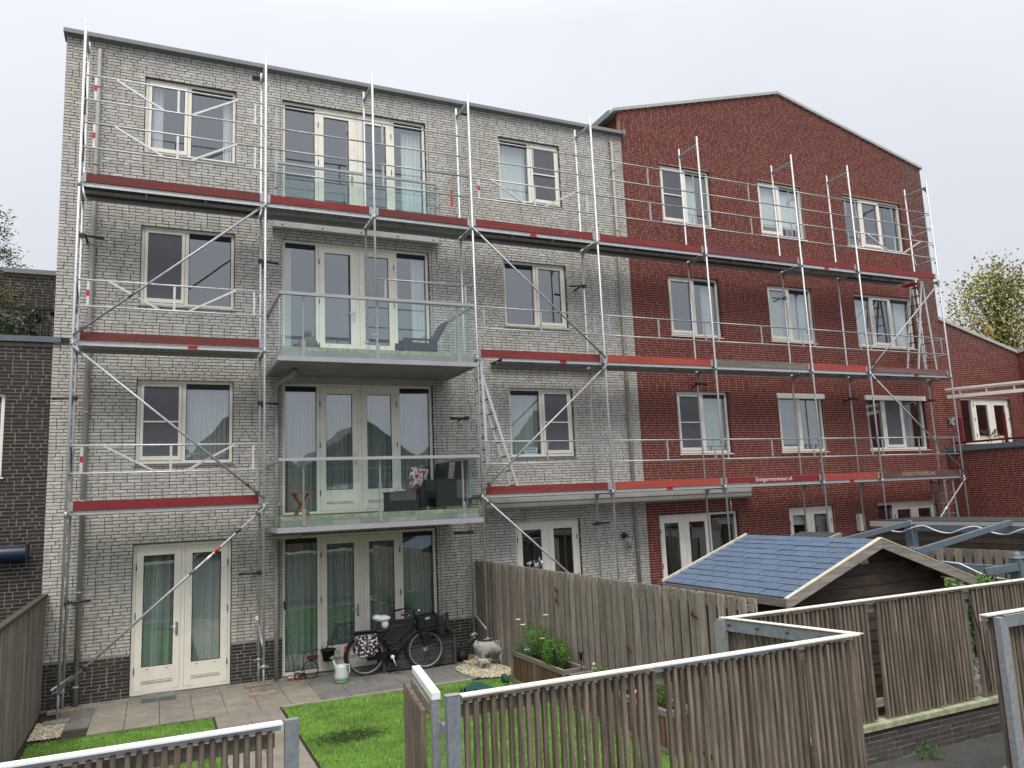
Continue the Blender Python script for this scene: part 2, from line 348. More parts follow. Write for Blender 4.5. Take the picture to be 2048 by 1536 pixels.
def text(name, body, size, loc, m, parent, rot=(math.pi/2, 0, 0), sx=1.0, align='CENTER'):
    cu = bpy.data.curves.new(name, 'FONT'); cu.body = body; cu.size = size; cu.extrude = .0008; cu.align_x = align; cu.align_y = 'CENTER'
    cu.space_character = 1.05; t0 = bpy.data.objects.new('tmp', cu); COL.objects.link(t0)
    me = bpy.data.meshes.new_from_object(t0.evaluated_get(bpy.context.evaluated_depsgraph_get())); bpy.data.objects.remove(t0)
    me.materials.clear(); me.materials.append(MT[m] if isinstance(m, str) else m)
    o = bpy.data.objects.new(name, me); link(o, parent); o.location = Vector(loc)-wloc(parent); o.rotation_euler = rot; o.scale = (sx, 1, 1); return o

# ------------------------------------------------------------------ brick walls (geometry)
CAMP = np.array((4.3457, -15.5346, 2.9405))
def lay_bricks(x0, x1, z0, z1, openings, course=.0605, length=.215, header=.103, joint=.012, xlim=None):
    rows = []; z = z0; h = course-joint
    while z+h <= z1+1e-4:
        zc = z+h/2; a, b = x0, x1
        if xlim: a, b = xlim(zc+h/2, a, b)
        segs = [(a, b)] if b-a > .08 else []
        for (ox0, ox1, oz0, oz1) in openings:
            if oz0 < zc < oz1:
                ns = []
                for (p, q) in segs:
                    if ox1 <= p or ox0 >= q: ns.append((p, q))
                    else:
                        if ox0-p > .03: ns.append((p, ox0))
                        if q-ox1 > .03: ns.append((ox1, q))
                segs = ns
        for (p, q) in segs:
            x = p; first = True
            off = random.choice((header*.99, length*.5, length*.75, length))
            while x < q-.02:
                L = off if first else (header if random.random() < .22 else length)
                first = False
                if q-(x+L) < .05: L = q-x
                rows.append((x, x+L, z, z+h)); x += L+joint
        z += course
    return np.array(rows)
def brick_mesh(name, R, y_front, y_back, m, parent, mapf=None, jit=.0):
    n = len(R); V = np.empty((n, 8, 3))
    for k, (sx, sy, sz) in enumerate(((0, 0, 0), (1, 0, 0), (1, 1, 0), (0, 1, 0), (0, 0, 1), (1, 0, 1), (1, 1, 1), (0, 1, 1))):
        V[:, k, 0] = R[:, sx]; V[:, k, 1] = y_back if sy else y_front; V[:, k, 2] = R[:, 2+sz]
    yj = rng.uniform(-.0025, .0015, n)
    for k in (0, 1, 4, 5):
        V[:, k, 1] += yj + (rng.uniform(-jit, jit, n) if jit else 0)
        if jit: V[:, k, 2] += rng.uniform(-jit, jit, n)*.8; V[:, k, 0] += rng.uniform(-jit, jit, n)
    V = V.reshape(-1, 3)
    if mapf: V = mapf(V)
    base = np.array([(0, 1, 5, 4), (4, 5, 6, 7), (0, 3, 2, 1), (1, 2, 6, 5), (3, 0, 4, 7)])
    Fc = (base[None]+(np.arange(n)*8)[:, None, None]).reshape(-1, 4)
    off = np.array(wloc(parent)); c = V.min(axis=0); V = V-c
    me = bpy.data.meshes.new(name); me.vertices.add(len(V)); me.vertices.foreach_set('co', V.ravel())
    me.loops.add(Fc.size); me.loops.foreach_set('vertex_index', Fc.ravel()); me.polygons.add(len(Fc))
    me.polygons.foreach_set('loop_start', np.arange(0, Fc.size, 4)); me.polygons.foreach_set('loop_total', np.full(len(Fc), 4))
    me.update(calc_edges=True); me.validate(); me.shade_flat(); me.materials.append(MT[m])
    o = bpy.data.objects.new(name, me); link(o, parent); o.location = Vector(c-off); return o
def brick_wall(parent, R, y_front, m, single=300, mapf=None, jit=0., prefer=None, depth=.045):
    """300 bricks that show largest are objects of their own, the rest one mesh."""
    if mapf is None: mapf = lambda V: V
    ctr = np.stack([(R[:, 0]+R[:, 1])/2, np.full(len(R), y_front), (R[:, 2]+R[:, 3])/2], 1)
    wc = mapf(ctr); d = np.linalg.norm(wc-CAMP, axis=1)/np.clip(R[:, 1]-R[:, 0], .05, None)**.5
    if prefer is not None: d = d+np.where(prefer(wc), 0, 1000)
    idx = np.argsort(d)[:single]; mask = np.ones(len(R), bool); mask[idx] = False
    cache = {}
    for i in idx:
        L = round(float(R[i, 1]-R[i, 0]), 3); h = float(R[i, 3]-R[i, 2])
        if L not in cache:
            V = np.array([(sx*L, (depth if sy else 0), sz*h) for sx, sy, sz in ((0, 0, 0), (1, 0, 0), (1, 1, 0), (0, 1, 0), (0, 0, 1), (1, 0, 1), (1, 1, 1), (0, 1, 1))], float)
            if jit: V[[0, 1, 4, 5]] += rng.uniform(-jit, jit, (4, 3))
            V0 = mapf(V)-mapf(np.zeros((1, 3)))
            cache[L] = mesh_data('brick', V0.tolist(), [(0, 1, 5, 4), (4, 5, 6, 7), (0, 3, 2, 1), (1, 2, 6, 5), (3, 0, 4, 7)], m, fix=False)
        p = mapf(np.array([[R[i, 0], y_front+random.uniform(-.002, .001), R[i, 2]]]))[0]
        inst('brick', cache[L], parent, p)
    if mask.any():
        o = brick_mesh('brickwork', R[mask], y_front, y_front+depth, m, parent, mapf, jit); o['kind'] = 'stuff'
def wall_sheet(name, x0, x1, z0, z1, openings, yf, yb, m, parent, mapf=None):
    """solid wall with real openings (front, back and reveals)."""
    xs = sorted({x0, x1, *[v for o in openings for v in o[:2] if x0 < v < x1]}); zs = sorted({z0, z1, *[v for o in openings for v in o[2:] if z0 < v < z1]})
    solid = lambda i, j: 0 <= i < len(xs)-1 and 0 <= j < len(zs)-1 and not any(a <= (xs[i]+xs[i+1])/2 <= b and c <= (zs[j]+zs[j+1])/2 <= d for a, b, c, d in openings)
    V = []; Fs = []
    def q(*p): k = len(V); V.extend(p); Fs.append((k, k+1, k+2, k+3))
    for i in range(len(xs)-1):
        for j in range(len(zs)-1):
            if not solid(i, j): continue
            a, b, c, d = xs[i], xs[i+1], zs[j], zs[j+1]
            q((a, yf, c), (b, yf, c), (b, yf, d), (a, yf, d)); q((b, yb, c), (a, yb, c), (a, yb, d), (b, yb, d))
            if not solid(i-1, j): q((a, yb, c), (a, yf, c), (a, yf, d), (a, yb, d))
            if not solid(i+1, j): q((b, yf, c), (b, yb, c), (b, yb, d), (b, yf, d))
            if not solid(i, j-1): q((a, yf, c), (a, yb, c), (b, yb, c), (b, yf, c))
            if not solid(i, j+1): q((a, yf, d), (b, yf, d), (b, yb, d), (a, yb, d))
    if mapf: V = mapf(np.array(V, float)).tolist()
    return mesh_obj(name, V, Fs, m, parent, fix=False)
# ------------------------------------------------------------------ windows and doors
def frame_mb(x0, x1, z0, z1, y0, y1, w, wb=None, mull=()):
    b = MB(); wb = wb or w
    b.box(x0, x0+w, y0, y1, z0, z1); b.box(x1-w, x1, y0, y1, z0, z1)
    b.box(x0+w, x1-w, y0, y1, z1-w, z1); b.box(x0+w, x1-w, y0, y1, z0, z0+wb)
    for m in mull: b.box(m-w*.5, m+w*.5, y0+.002, y1-.002, z0+wb, z1-w)
    return b
def glaze(win, x0, x1, z0, z1, y):
    mesh_obj('pane', [(x0, y, z0), (x1, y, z0), (x1, y, z1), (x0, y, z1)], [(0, 1, 2, 3)], 'glass', win, fix=False)
    b = MB(); t = .012                                     # dark glazing seal round the pane
    b.box(x0, x0+t, y-.006, y-.001, z0, z1); b.box(x1-t, x1, y-.006, y-.001, z0, z1)
    b.box(x0+t, x1-t, y-.006, y-.001, z1-t, z1); b.box(x0+t, x1-t, y-.006, y-.001, z0, z0+t)
    b.build('glazing_seal', 'rubber', win)
def handle(win, x, z, side, y):
    b = MB(); b.box(x-.022, x+.022, y-.012, y, z-.12, z+.11); b.tube([(x, y-.012, z+.03), (x, y-.055, z+.03), (x-side*.02, y-.06, z+.03), (x-side*.13, y-.055, z+.03)], .009, 6)
    b.build('handle', 'chrome', win)
def window(bld, name, x0, x1, z0, z1, units, paint='cream', y=.075, sill=True, label=None, fwid=.065):
    """units: [(x_right_edge, kind)], left to right."""
    cuts = [u[0] for u in units[:-1]]; d = z0
    win = frame_mb(x0, x1, z0, z1, y, y+.09, fwid, .05 if not sill else .06, cuts).build(name, paint, bld)
    if label: win['label'] = label
    MB().box(x0-.004, x0+.012, y-.02, y+.02, z0, z1).box(x1-.012, x1+.004, y-.02, y+.02, z0, z1).box(x0+.012, x1-.012, y-.02, y+.02, z1-.01, z1+.006).build('seal_strip', 'rubber', win)
    a = x0; yb = y+.055
    for i, (b, kind) in enumerate(units):
        l = a+(fwid if i == 0 else fwid*.5); r = b-(fwid if i == len(units)-1 else fwid*.5); t = z1-fwid; bt = z0+(.06 if sill else .05)
        if kind.startswith('fix'):
            if kind == 'fix':
                v = MB().box(l, r, y+.03, y+.06, t-.085, t); 
                for q in range(3): v.box(l+.01, r-.01, y+.022, y+.03, t-.075+q*.025, t-.067+q*.025)
                v.build('ventilation_grille', 'vent', win); t -= .085
            glaze(win, l, r, bt, t, yb)
        elif kind.startswith('sash') or kind.startswith('screen'):
            s = frame_mb(l+.006, r-.006, bt+.006, t-.006, y-.012, y+.05, .055, .075).build('sash', paint, win)
            glaze(win, l+.06, r-.06, bt+.08, t-.06, y+.035)
            if kind.startswith('screen'):
                sc = MB().box(l+.061, r-.061, y+.004, y+.008, bt+.081, t-.061).build('insect_screen', 'screen', win)
                if kind == 'screenbar': MB().box(l+.055, r-.055, y-.018, y+.003, (bt+t)/2-.014, (bt+t)/2+.014).build('screen_bar', 'cream2', win)
        elif kind.startswith('door'):
            L, R_, T, Bt = l+.004, r-.004, t-.004, bt+.004; ys = y-.005
            lf = MB(); sw = .115; pb = .40 if z1-z0 > 2 else .18
            lf.box(L, L+sw, ys, ys+.055, Bt, T); lf.box(R_-sw, R_, ys, ys+.055, Bt, T); lf.box(L+sw, R_-sw, ys, ys+.055, T-.14, T)
            lf.box(L+sw, R_-sw, ys, ys+.055, Bt+.17, Bt+pb); lf.box(L+sw, R_-sw, ys+.012, ys+.055, Bt, Bt+.155); lf.box(L+sw, R_-sw, ys-.008, ys+.0, Bt+.145, Bt+.16)
            lf.build('door_leaf', paint, win)
            glaze(win, L+sw, R_-sw, Bt+pb, T-.14, ys+.035)
            hx = L if kind.endswith('l') else R_
            for q in (.12, .5, .84): MB().tube([(hx, ys-.008, Bt+(T-Bt)*q), (hx, ys-.008, Bt+(T-Bt)*q+.11)], .009, 6).build('hinge', 'steel_dark', win)
            MB().box(L+sw+.08, L+sw+.11, ys-.005, ys+.001, Bt+pb-.045, Bt+pb-.035).box(R_-sw-.11, R_-sw-.08, ys-.005, ys+.001, Bt+pb-.045, Bt+pb-.035).build('drain_cap', 'steel_dark', win)
            if 'h' in kind: handle(win, R_-.055 if 'l' in kind else L+.055, Bt+1.02, 1 if 'l' in kind else -1, ys)
        a = b
    if sill:
        s = MB().prism([(y-.10, z0-.045), (y+.02, z0-.045), (y+.02, z0-.002), (y-.10, z0-.030)], 0, x0-.03, x1+.03); s.build('sill', 'zinc' if paint == 'cream' else 'cream2', win)
    return win
def curtain(x0, x1, z0, z1, y, m, label, amp=.022, wl=.09, group='window curtains', cat='curtain', taper=0):
    n = max(6, int((x1-x0)/wl*6)); V = []; Fs = []
    ph = random.random()*6
    for k, z in enumerate((z0, (z0+z1)/2, z1)):
        for i in range(n+1):
            t = i/n; x = x0+(x1-x0)*t; xx = x+(taper*(1-t)*.3*(k == 0))
            V.append((xx, y+amp*math.sin((x-x0)/wl*2*math.pi+ph+.4*math.sin(x*7))*(1.15-.15*k), z))
    for k in range(2):
        for i in range(n): Fs.append((k*(n+1)+i, k*(n+1)+i+1, (k+1)*(n+1)+i+1, (k+1)*(n+1)+i))
    o = mesh_obj('curtain', V, Fs, m, None, sm=[True]*len(Fs), fix=False); tag(o, label, cat, group); return o
def blind(x0, x1, z0, z1, y, m, label, slats=False):
    b = MB()
    if slats:
        z = z1
        while z > z0: b.box(x0, x1, y, y+.02, z-.022, z-.006); z -= .026
    else: b.box(x0, x1, y, y+.004, z0, z1)
    b.box(x0, x1, y-.01, y+.03, z1, z1+.04)
    o = b.build('window_blind', m); return tag(o, label, 'blind', 'window blinds')

# ================================================================== GROUND
def sheet(name, x0, x1, y0, y1, z, m, kind='structure'):
    o = mesh_obj(name, [(x0, y0, z), (x1, y0, z), (x1, y1, z), (x0, y1, z)], [(0, 1, 2, 3)], m, None, fix=False); o['kind'] = kind; return o
G = -.20
sheet('ground', -150, 170, -90, 220, -.300, 'asphalt')
sheet('alley_paving', -6, 30, -14.5, -8.62, -.262, 'asphalt')
sheet('garden_soil', 2.66, 10.45, -9.95, -.01, -.245, 'soil')
sheet('neighbour_garden', 10.55, 25.5, -8.5, -.01, -.235, 'paver_grey')

# ================================================================== GREY APARTMENT BUILDING
GB = thing('grey_apartment_building', 'flat roofed apartment building of rough light grey brick with cream frames', 'building', (8.7, 0, G))
ZT, ZB = [None]*4, [None]*4
ZT = [2.43, 5.42, 8.385, 11.40]; ZB = [-.16, 3.86, 6.835, 9.84]; ZF = [-.16, 2.82, 5.80, 8.80]
LX, RX, MX, DX, KX = (3.95, 5.63), (11.43, 13.06), (6.53, 9.65), (3.96, 5.63), (11.45, 13.07)
opsG = [(*LX, ZB[k], ZT[k]) for k in (1, 2, 3)]+[(*RX, ZB[k], ZT[k]) for k in (1, 2, 3)]+[(*MX, ZF[k], ZT[k]) for k in range(4)]+[(*DX, ZF[0], ZT[0]), (*KX, ZF[0], 2.46)]
vents = [(5.93, 6.19, 11.72, 11.80), (10.5, 10.74, 11.74, 11.82)]
wallG = wall_sheet('wall', 2.605, 14.86, G-.05, 11.95, opsG, .0045, .16, 'mortar_grey', GB)
PL = .57
opsB = opsG+[(6.485, 6.495, G, 12), (9.70, 9.71, G, 12)]+vents
Rg = lay_bricks(2.60, 14.86, PL, 11.93, opsB, .0605, .214, .102, .0140)
brick_wall(wallG, Rg, 0, 'brick_grey', 300, jit=.0028, prefer=lambda c: (c[:, 2] < 6) & (c[:, 0] < 6.4))
plG = MB().box(2.605, DX[0], .0125, .0135, G, PL).box(DX[1], MX[0], .0125, .0135, G, PL).box(MX[1], KX[0], .0125, .0135, G, PL).box(KX[1], 14.86, .0125, .0135, G, PL).box(2.605, 14.86, -.004, .011, G-.05, G+.045)
plG = MB()
for a, b in ((2.603, DX[0]), (DX[1], MX[0]), (MX[1], KX[0]), (KX[1], 14.86)):
    pl_ = MB().box(a, b, .0015, .0065, G-.03, PL-.006).build('plinth', 'mortar_plinth', GB)
    Rp = lay_bricks(a, b, G+.01, PL, [], .0605, .212, .103, .013)
    brick_wall(pl_, Rp, -.002, 'brick_plinth', 110, jit=.001)
for v in vents: MB().box(v[0]+.003, v[1]-.003, .004, .03, v[2]+.003, v[3]-.003).build('wall_vent', 'rubber', GB)
MB().box(2.55, 14.90, -.13, .25, 11.955, 12.035).box(2.58, 14.87, -.06, .25, 11.935, 11.953).build('roof_edge', 'zinc', GB)
MB().box(14.86, 14.92, -.15, -.13, 11.93, 12.08).build('roof_edge_end', 'zinc', GB)
MB().box(2.60, 14.86, .16, 10, 11.6, 11.9).build('roof', 'dark_felt', GB)
MB().box(2.60, 2.75, .16, 10, G, 11.6).box(2.75, 14.7, 9.85, 10, G, 11.6).build('outer_wall', 'mortar_grey', GB)
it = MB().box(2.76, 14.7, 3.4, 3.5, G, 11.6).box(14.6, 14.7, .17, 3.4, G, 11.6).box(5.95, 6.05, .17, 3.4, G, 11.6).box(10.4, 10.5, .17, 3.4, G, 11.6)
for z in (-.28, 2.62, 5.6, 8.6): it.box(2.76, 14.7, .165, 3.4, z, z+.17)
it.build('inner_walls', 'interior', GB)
def lm(x): return x
for k, (kl, kr) in {3: ('sash', 'fix'), 2: ('screen', 'fix'), 1: ('screenbar', 'fix')}.items():
    window(GB, 'window', *LX, ZB[k], ZT[k], [(4.76, kl), (LX[1], kr)])
for k, (kl, kr) in {3: ('fix', 'screenbar'), 2: ('fix', 'sash'), 1: ('fix', 'screenbar')}.items():
    window(GB, 'window', *RX, ZB[k], ZT[k], [(12.25, kl), (RX[1], kr)])
for k in range(4):
    window(GB, 'patio_door', *MX, ZF[k], ZT[k], [(7.24, 'fix'), (8.08, 'doorhl'), (8.90, 'doorr'), (MX[1], 'fix')], sill=False)
window(GB, 'patio_door', *DX, ZF[0], ZT[0], [(4.80, 'doorhl'), (DX[1], 'doorr')], sill=False)
window(GB, 'patio_door', *KX, ZF[0], 2.46, [(12.26, 'doorl'), (KX[1], 'doorr')], sill=False)
MB().box(MX[0]-.02, MX[1]+.02, -.012, -.003, ZT[1]+.004, 5.53).build('lintel_panel', 'zinc_light', GB)

# downpipes
def downpipe(bld, x, ztop, zbot, name='downpipe', y=-.07, r=.042, shoe=True):
    b = MB().tube([(x, .02, ztop+.02), (x, y, ztop-.03), (x, y, zbot)], r, 12); p = b.build(name, 'pipe', bld)
    z = ztop-.8
    while z > zbot+.1:
        MB().tube([(x, y, z), (x, y, z+.035)], r+.008, 12).box(x-.012, x+.012, y, .0, z+.005, z+.03).build('pipe_bracket', 'pipe', p); z -= 1.55
    return p
downpipe(GB, 3.16, 11.76, -.2)
downpipe(GB, 14.52, 11.72, -.2)
b = MB().tube([(6.42, -.06, 5.30), (6.42, -.06, 2.78)], .04, 12); p = b.build('downpipe', 'pipe', GB)
MB().tube([(6.42, -.06, 5.30), (6.46, -.12, 5.38), (6.62, -.85, 5.43), (6.64, -.9, 5.53)], .045, 10).build('pipe_elbow', 'pipe', p)
b = MB().tube([(6.42, -.06, 2.42), (6.42, -.06, -.15)], .04, 12); p = b.build('downpipe', 'pipe', GB)
MB().tube([(6.42, -.06, 2.40), (6.46, -.12, 2.43), (6.75, -.7, 2.44), (6.76, -.72, 2.52)], .05, 10).build('pipe_elbow', 'pipe', p)

# balconies
BX0, BX1, BY = 6.24, 9.95, -1.72
def balcony(zf, zs, zr, deep):
    """zf: underside of the edge trim, zs: top of the concrete upstand, zr: handrail top."""
    m = MB().box(BX0+.03, BX1-.03, BY+.03, -.002, zf+.012, zf+.20)
    bal = m.build('balcony', 'concrete_soffit', GB)
    MB().box(BX0, BX1, BY-.05, BY, zf-.01, zf+.075).box(BX0-.04, BX0, BY-.05, -.003, zf-.01, zf+.075).box(BX1, BX1+.04, BY-.05, -.003, zf-.01, zf+.075).build('edge_trim', 'balc_trim', bal)
    MB().box(BX0+.05, BX1-.05, BY+.035, BY+.13, zf+.205, zs).box(BX0+.05, BX0+.14, BY+.135, -.003, zf+.205, zs).box(BX1-.14, BX1-.05, BY+.135, -.003, zf+.205, zs).build('upstand', 'moss_concrete', bal)
    MB().box(BX0+.035, BX1-.035, BY+.031, BY+.034, zf+.08, zs).build('upstand_face', 'moss_concrete', bal)
    h = MB().box(BX0-.01, BX1+.01, BY-.035, BY+.04, zr-.055, zr).box(BX0-.01, BX0+.05, BY+.04, -.004, zr-.055, zr).box(BX1-.05, BX1+.01, BY+.04, -.004, zr-.055, zr)
    h.build('handrail', 'balc_trim', bal)
    xm = 8.02
    for a, b_ in ((BX0+.03, xm-.008), (xm+.008, BX1-.03)): MB().box(a, b_, BY+.004, BY+.016, zf+.085, zr-.058).build('glass_panel', 'glass_clear', bal)
    for x in (BX0+.014, BX1-.026): MB().box(x, x+.012, BY+.03, -.04, zf+.085, zr-.058).build('glass_panel', 'glass_clear', bal)
    for x, y in ((BX0+.42, BY+.06), (xm, BY+.06), (BX1-.32, BY+.06), (BX0+.04, -.5), (BX1-.05, -.9)):
        MB().box(x-.012, x+.012, y-.02, y+.02, zs, zr-.056).build('post', 'balc_trim', bal); MB().box(x-.035, x+.035, BY+.018, BY+.028, zf+.09, zs+.12).build('post_foot', 'balc_trim', bal) if y < -1.5 else None
    return bal
balcony(5.535, 5.80, 6.79, 0); balcony(2.545, 2.81, 3.815, 0)
# glass guard in front of the top french doors
jb = frame_mb(6.35, 9.86, 8.72, 9.95, -.15, -.09, .05).build('glass_guard', 'bluegrey', GB); jb.data.materials[0] = MT['balc_trim']
MB().box(6.405, 9.805, -.125, -.113, 8.775, 9.895).build('glass_panel', 'glass_clear', jb)
for x in (6.36, 9.81):
    for z in (8.9, 9.35, 9.8): MB().box(x, x+.04, -.155, -.151, z, z+.03).build('bolt', 'steel_dark', jb)
g = MB().box(6.33, 9.84, -.14, -.003, 8.555, 8.69).box(6.33, 9.84, -.17, -.141, 8.555, 8.575).build('floor_edge_profile', 'zinc_light', GB)
for k in range(5): MB().box(6.5+k*.8, 6.53+k*.8, -.146, -.142, 8.60, 8.63).build('bolt', 'steel_dark', g)

# ================================================================== RED BUILDING
RB = thing('red_brick_building', 'tall red brick building with a shallow gable and white framed windows', 'building', (20.4, 0, G))
AX, BXr, CX = (15.99, 17.61), (19.25, 20.88), (22.49, 24.90)
A0, B0, C0 = (15.22, 17.60), (19.28, 20.88), (22.52, 24.92)
zt = [2.41, 5.42, 8.40, 11.39]; zb = [-.10, 3.87, 6.85, 9.83]
opsR = [(*c, zb[k], zt[k]) for c in (AX, BXr, CX) for k in (1, 2, 3)]+[(*A0, zb[0], 2.415), (*B0, zb[0], 2.41), (*C0, zb[0], 2.385)]
def gable_z(x): return 12.61+(x-14.72)*(14.14-12.61)/(20.3-14.72) if x < 20.3 else 14.14-(x-20.3)*(14.14-12.70)/(26.0-20.3)
wallR = wall_sheet('wall', 14.87, 26.0, G-.05, 12.6, opsR, .004, .16, 'mortar_red', RB)
gp = [(14.87, 12.6), (26.0, 12.6), (26.0, gable_z(26.0)), (20.3, 14.14), (14.87, gable_z(14.87))]
MB().prism(gp, 1, .0042, .16).build('gable_wall', 'mortar_red', RB)
def xlimR(z, a, b):
    if z < 12.6: return a, b
    l = 14.72+(z-12.61)*(20.3-14.72)/(14.14-12.61); r = 20.3+(14.14-z)*(26.0-20.3)/(14.14-12.70); return max(a, l), min(b, r)
Rr = lay_bricks(14.875, 26.0, G+.01, 14.1, opsR, .0605, .208, .098, .0165, xlimR)
brick_wall(wallR, Rr, 0, 'brick_red', 300, prefer=lambda c: (c[:, 2] > 2.4) & (c[:, 2] < 9))
def verge(p, q): 
    return MB().prism([(p[0], p[1]-.01), (q[0], q[1]-.01), (q[0], q[1]+.07), (p[0], p[1]+.07)], 1, -.05, .17)
verge((14.68, gable_z(14.68)), (20.3, 14.14)).build('verge_trim', 'zinc_light', RB)
verge((20.3, 14.14), (26.08, gable_z(26.08))).build('verge_trim', 'zinc_light', RB)
MB().prism([(14.70, 12.64), (20.3, 14.2), (26.05, 12.74), (20.3, 14.0)], 1, .175, 10).build('roof', 'dark_felt', RB)
sw = MB().box(14.87, 15.02, .165, 10, 11.6, 12.55).box(25.85, 26.0, .165, 10, G, 12.55).box(14.87, 26, 9.85, 10, G, 12.55).build('side_wall', 'mortar_red', RB)
Rs = lay_bricks(.17, 10, 12.0, 12.55, [], .0605, .212, .100, .0125)
brick_mesh('brickwork', Rs, -14.868, -14.90, 'brick_red', sw, lambda V: np.stack([-V[:, 1]-.03+.0, V[:, 0], V[:, 2]], 1))['kind'] = 'stuff'
MB().box(14.66, 14.87, .175, 10, 12.56, 12.72).build('eave_trim', 'zinc', RB)
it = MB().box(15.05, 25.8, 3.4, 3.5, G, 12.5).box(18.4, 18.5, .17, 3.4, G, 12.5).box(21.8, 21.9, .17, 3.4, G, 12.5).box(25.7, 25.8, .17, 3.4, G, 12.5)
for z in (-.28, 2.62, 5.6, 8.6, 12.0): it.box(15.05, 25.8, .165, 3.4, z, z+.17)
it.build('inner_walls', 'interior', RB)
for k in (1, 2, 3):
    a = window(RB, 'window', *AX, zb[k], zt[k], [(16.82, {3: 'screenbar', 2: 'sash', 1: 'screenbar'}[k]), (AX[1], 'fix')], 'cream2')
    b_ = window(RB, 'window', *BXr, zb[k], zt[k], [(20.06, 'sash'), (BXr[1], 'fix')], 'cream2')
    c = window(RB, 'window', *CX, zb[k], zt[k], [(23.22, 'fix'), (24.02, 'sash' if k > 1 else 'screen'), (CX[1], 'fix')], 'cream2')
    if k == 1:
        for w_, X in ((b_, BXr), (c, CX)): MB().box(X[0]-.02, X[1]+.02, -.05, .072, zt[k]-.14, zt[k]-.01).build('roller_box', 'cream2', w_)
window(RB, 'patio_door', *A0, zb[0], 2.415, [(15.98, 'doorl'), (16.76, 'doorr'), (A0[1], 'fix')], 'cream2', sill=False)
window(RB, 'patio_door', *B0, zb[0], 2.41, [(20.05, 'doorl'), (B0[1], 'doorr')], 'cream2', sill=False)
window(RB, 'patio_door', *C0, zb[0], 2.385, [(23.2, 'fix'), (24.05, 'doorl'), (C0[1], 'doorr')], 'cream2', sill=False)
# long awning cassette across both facades, rail box under the deck
aw = MB().prism([(-.17, 2.76), (-.02, 2.72), (-.02, 3.06), (-.10, 3.08), (-.17, 2.98)], 0, 10.72, 17.95).build('awning_cassette', 'zinc_light'); tag(aw, 'long grey closed awning cassette fixed above the ground floor doors', 'awning')
aw['kind'] = 'thing'
MB().box(10.72, 17.95, -.178, -.171, 2.86, 2.868).build('seam', 'rubber', aw)
MB().tube([(17.3, -.12, 2.75), (17.3, -.12, 2.38)], .012, 6).build('crank_eye', 'cream2', aw)
rb = MB().box(11.0, 13.9, -.10, -.003, 5.86, 5.99).build('closed_screen_box', 'zinc_light'); tag(rb, 'slim grey screen box on grey brick above the middle right window', 'screen box')

# ================================================================== RIGHT WING (lower gable, terrace, brick extension)
RW = thing('low_red_wing', 'lower red brick wing with sloping roof edge and roof terrace at the right', 'building', (28, 0, G))
TD = (26.52, 28.87, 4.0, 5.41)
def low_z(x): return 7.80-(x-26.0)*(7.80-6.90)/(29.55-26.0)
wallW = wall_sheet('wall', 26.0, 29.6, 3.6, 6.85, [TD], .004, .16, 'mortar_red', RW)
MB().prism([(26.0, 6.85), (29.6, 6.85), (29.6, low_z(29.6)), (26.0, low_z(26.0))], 1, .0042, .16).build('gable_wall', 'mortar_red', RW)
Rw = lay_bricks(26.01, 29.58, 3.75, 7.78, [TD], .0605, .208, .098, .0165, lambda z, a, b: (a, b) if z < 6.86 else (a, min(b, 26.0+(7.80-z)*(29.55-26.0)/.9)))
brick_wall(wallW, Rw, 0, 'brick_red', 200)
MB().prism([(25.98, 7.79), (29.6, 6.88), (29.6, 6.98), (25.98, 7.89)], 1, -.05, .17).build('verge_trim', 'zinc_light', RW)
MB().prism([(26.0, 7.86), (29.6, 6.95), (29.6, 6.80), (26.0, 7.6)], 1, .175, 8).build('roof', 'dark_felt', RW)
MB().box(29.65, 29.75, .17, 2.5, 3.6, 6.8).box(26.0, 29.6, .17, 2.4, 6.55, 6.75).build('side_wall', 'interior_dark', RW); MB().box(26.0, 29.6, 7.9, 8, G, 6.8).box(26.05, 29.6, 2.4, 2.5, 3.6, 6.8).box(26.0, 29.6, .165, 2.4, 3.5, 3.7).build('inner_walls', 'interior_dark', RW)
window(RW, 'patio_door', 26.52, 28.87, 4.0, 5.41, [(27.15, 'fixn'), (28.0, 'doorl'), (28.87, 'doorr')], 'cream2', sill=False)
# wall that turns towards the camera
swap = lambda X: (lambda V: np.stack([X+V[:, 1], -V[:, 0], V[:, 2]], 1))      # (u, depth, z) -> x = X + depth, y = -u
w2 = wall_sheet('wall', .01, 6.0, 3.7, 7.05, [], .004, .16, 'mortar_red', RW, swap(29.55))
MB().prism([(-6, 7.75), (-6, 7.85), (.0, 6.98), (.0, 6.88)], 0, 29.5, 29.75).build('verge_trim', 'zinc_light', RW)
R2 = lay_bricks(.02, 5.9, 3.75, 7.0, [], .0605, .208, .098, .0165); o = brick_mesh('brickwork', R2, 0, .045, 'brick_red', w2, swap(29.55)); o['kind'] = 'stuff'
# brick extension below the terrace
XW = 25.6
w3 = wall_sheet('extension_wall', .0, 7.0, G-.05, 3.75, [], .004, .16, 'mortar_red', RW, swap(XW))
R3 = lay_bricks(.01, 6.95, G+.01, 3.74, [], .0605, .208, .098, .0165)
brick_wall(w3, R3, 0, 'brick_red', 300, swap(XW), prefer=lambda c: (c[:, 2] > 1.8) & (c[:, 1] > -3))
MB().box(XW-.07, XW+.25, -7, .0, 3.76, 3.90).build('parapet_trim', 'bluegrey', RW)
MB().box(XW+.25, 29.5, -7, .0, 3.55, 3.76).build('terrace_floor', 'paver_grey', RW)
rail = MB().tube([(XW+.05, -.2, 4.0), (XW+.05, -7, 4.0)], .03, 8).build('terrace_rail', 'darkred', RW)
for y in (-.5, -1.7, -2.9): MB().box(XW+.03, XW+.07, y-.02, y+.02, 3.90, 3.985).build('rail_bracket', 'galv', rail)
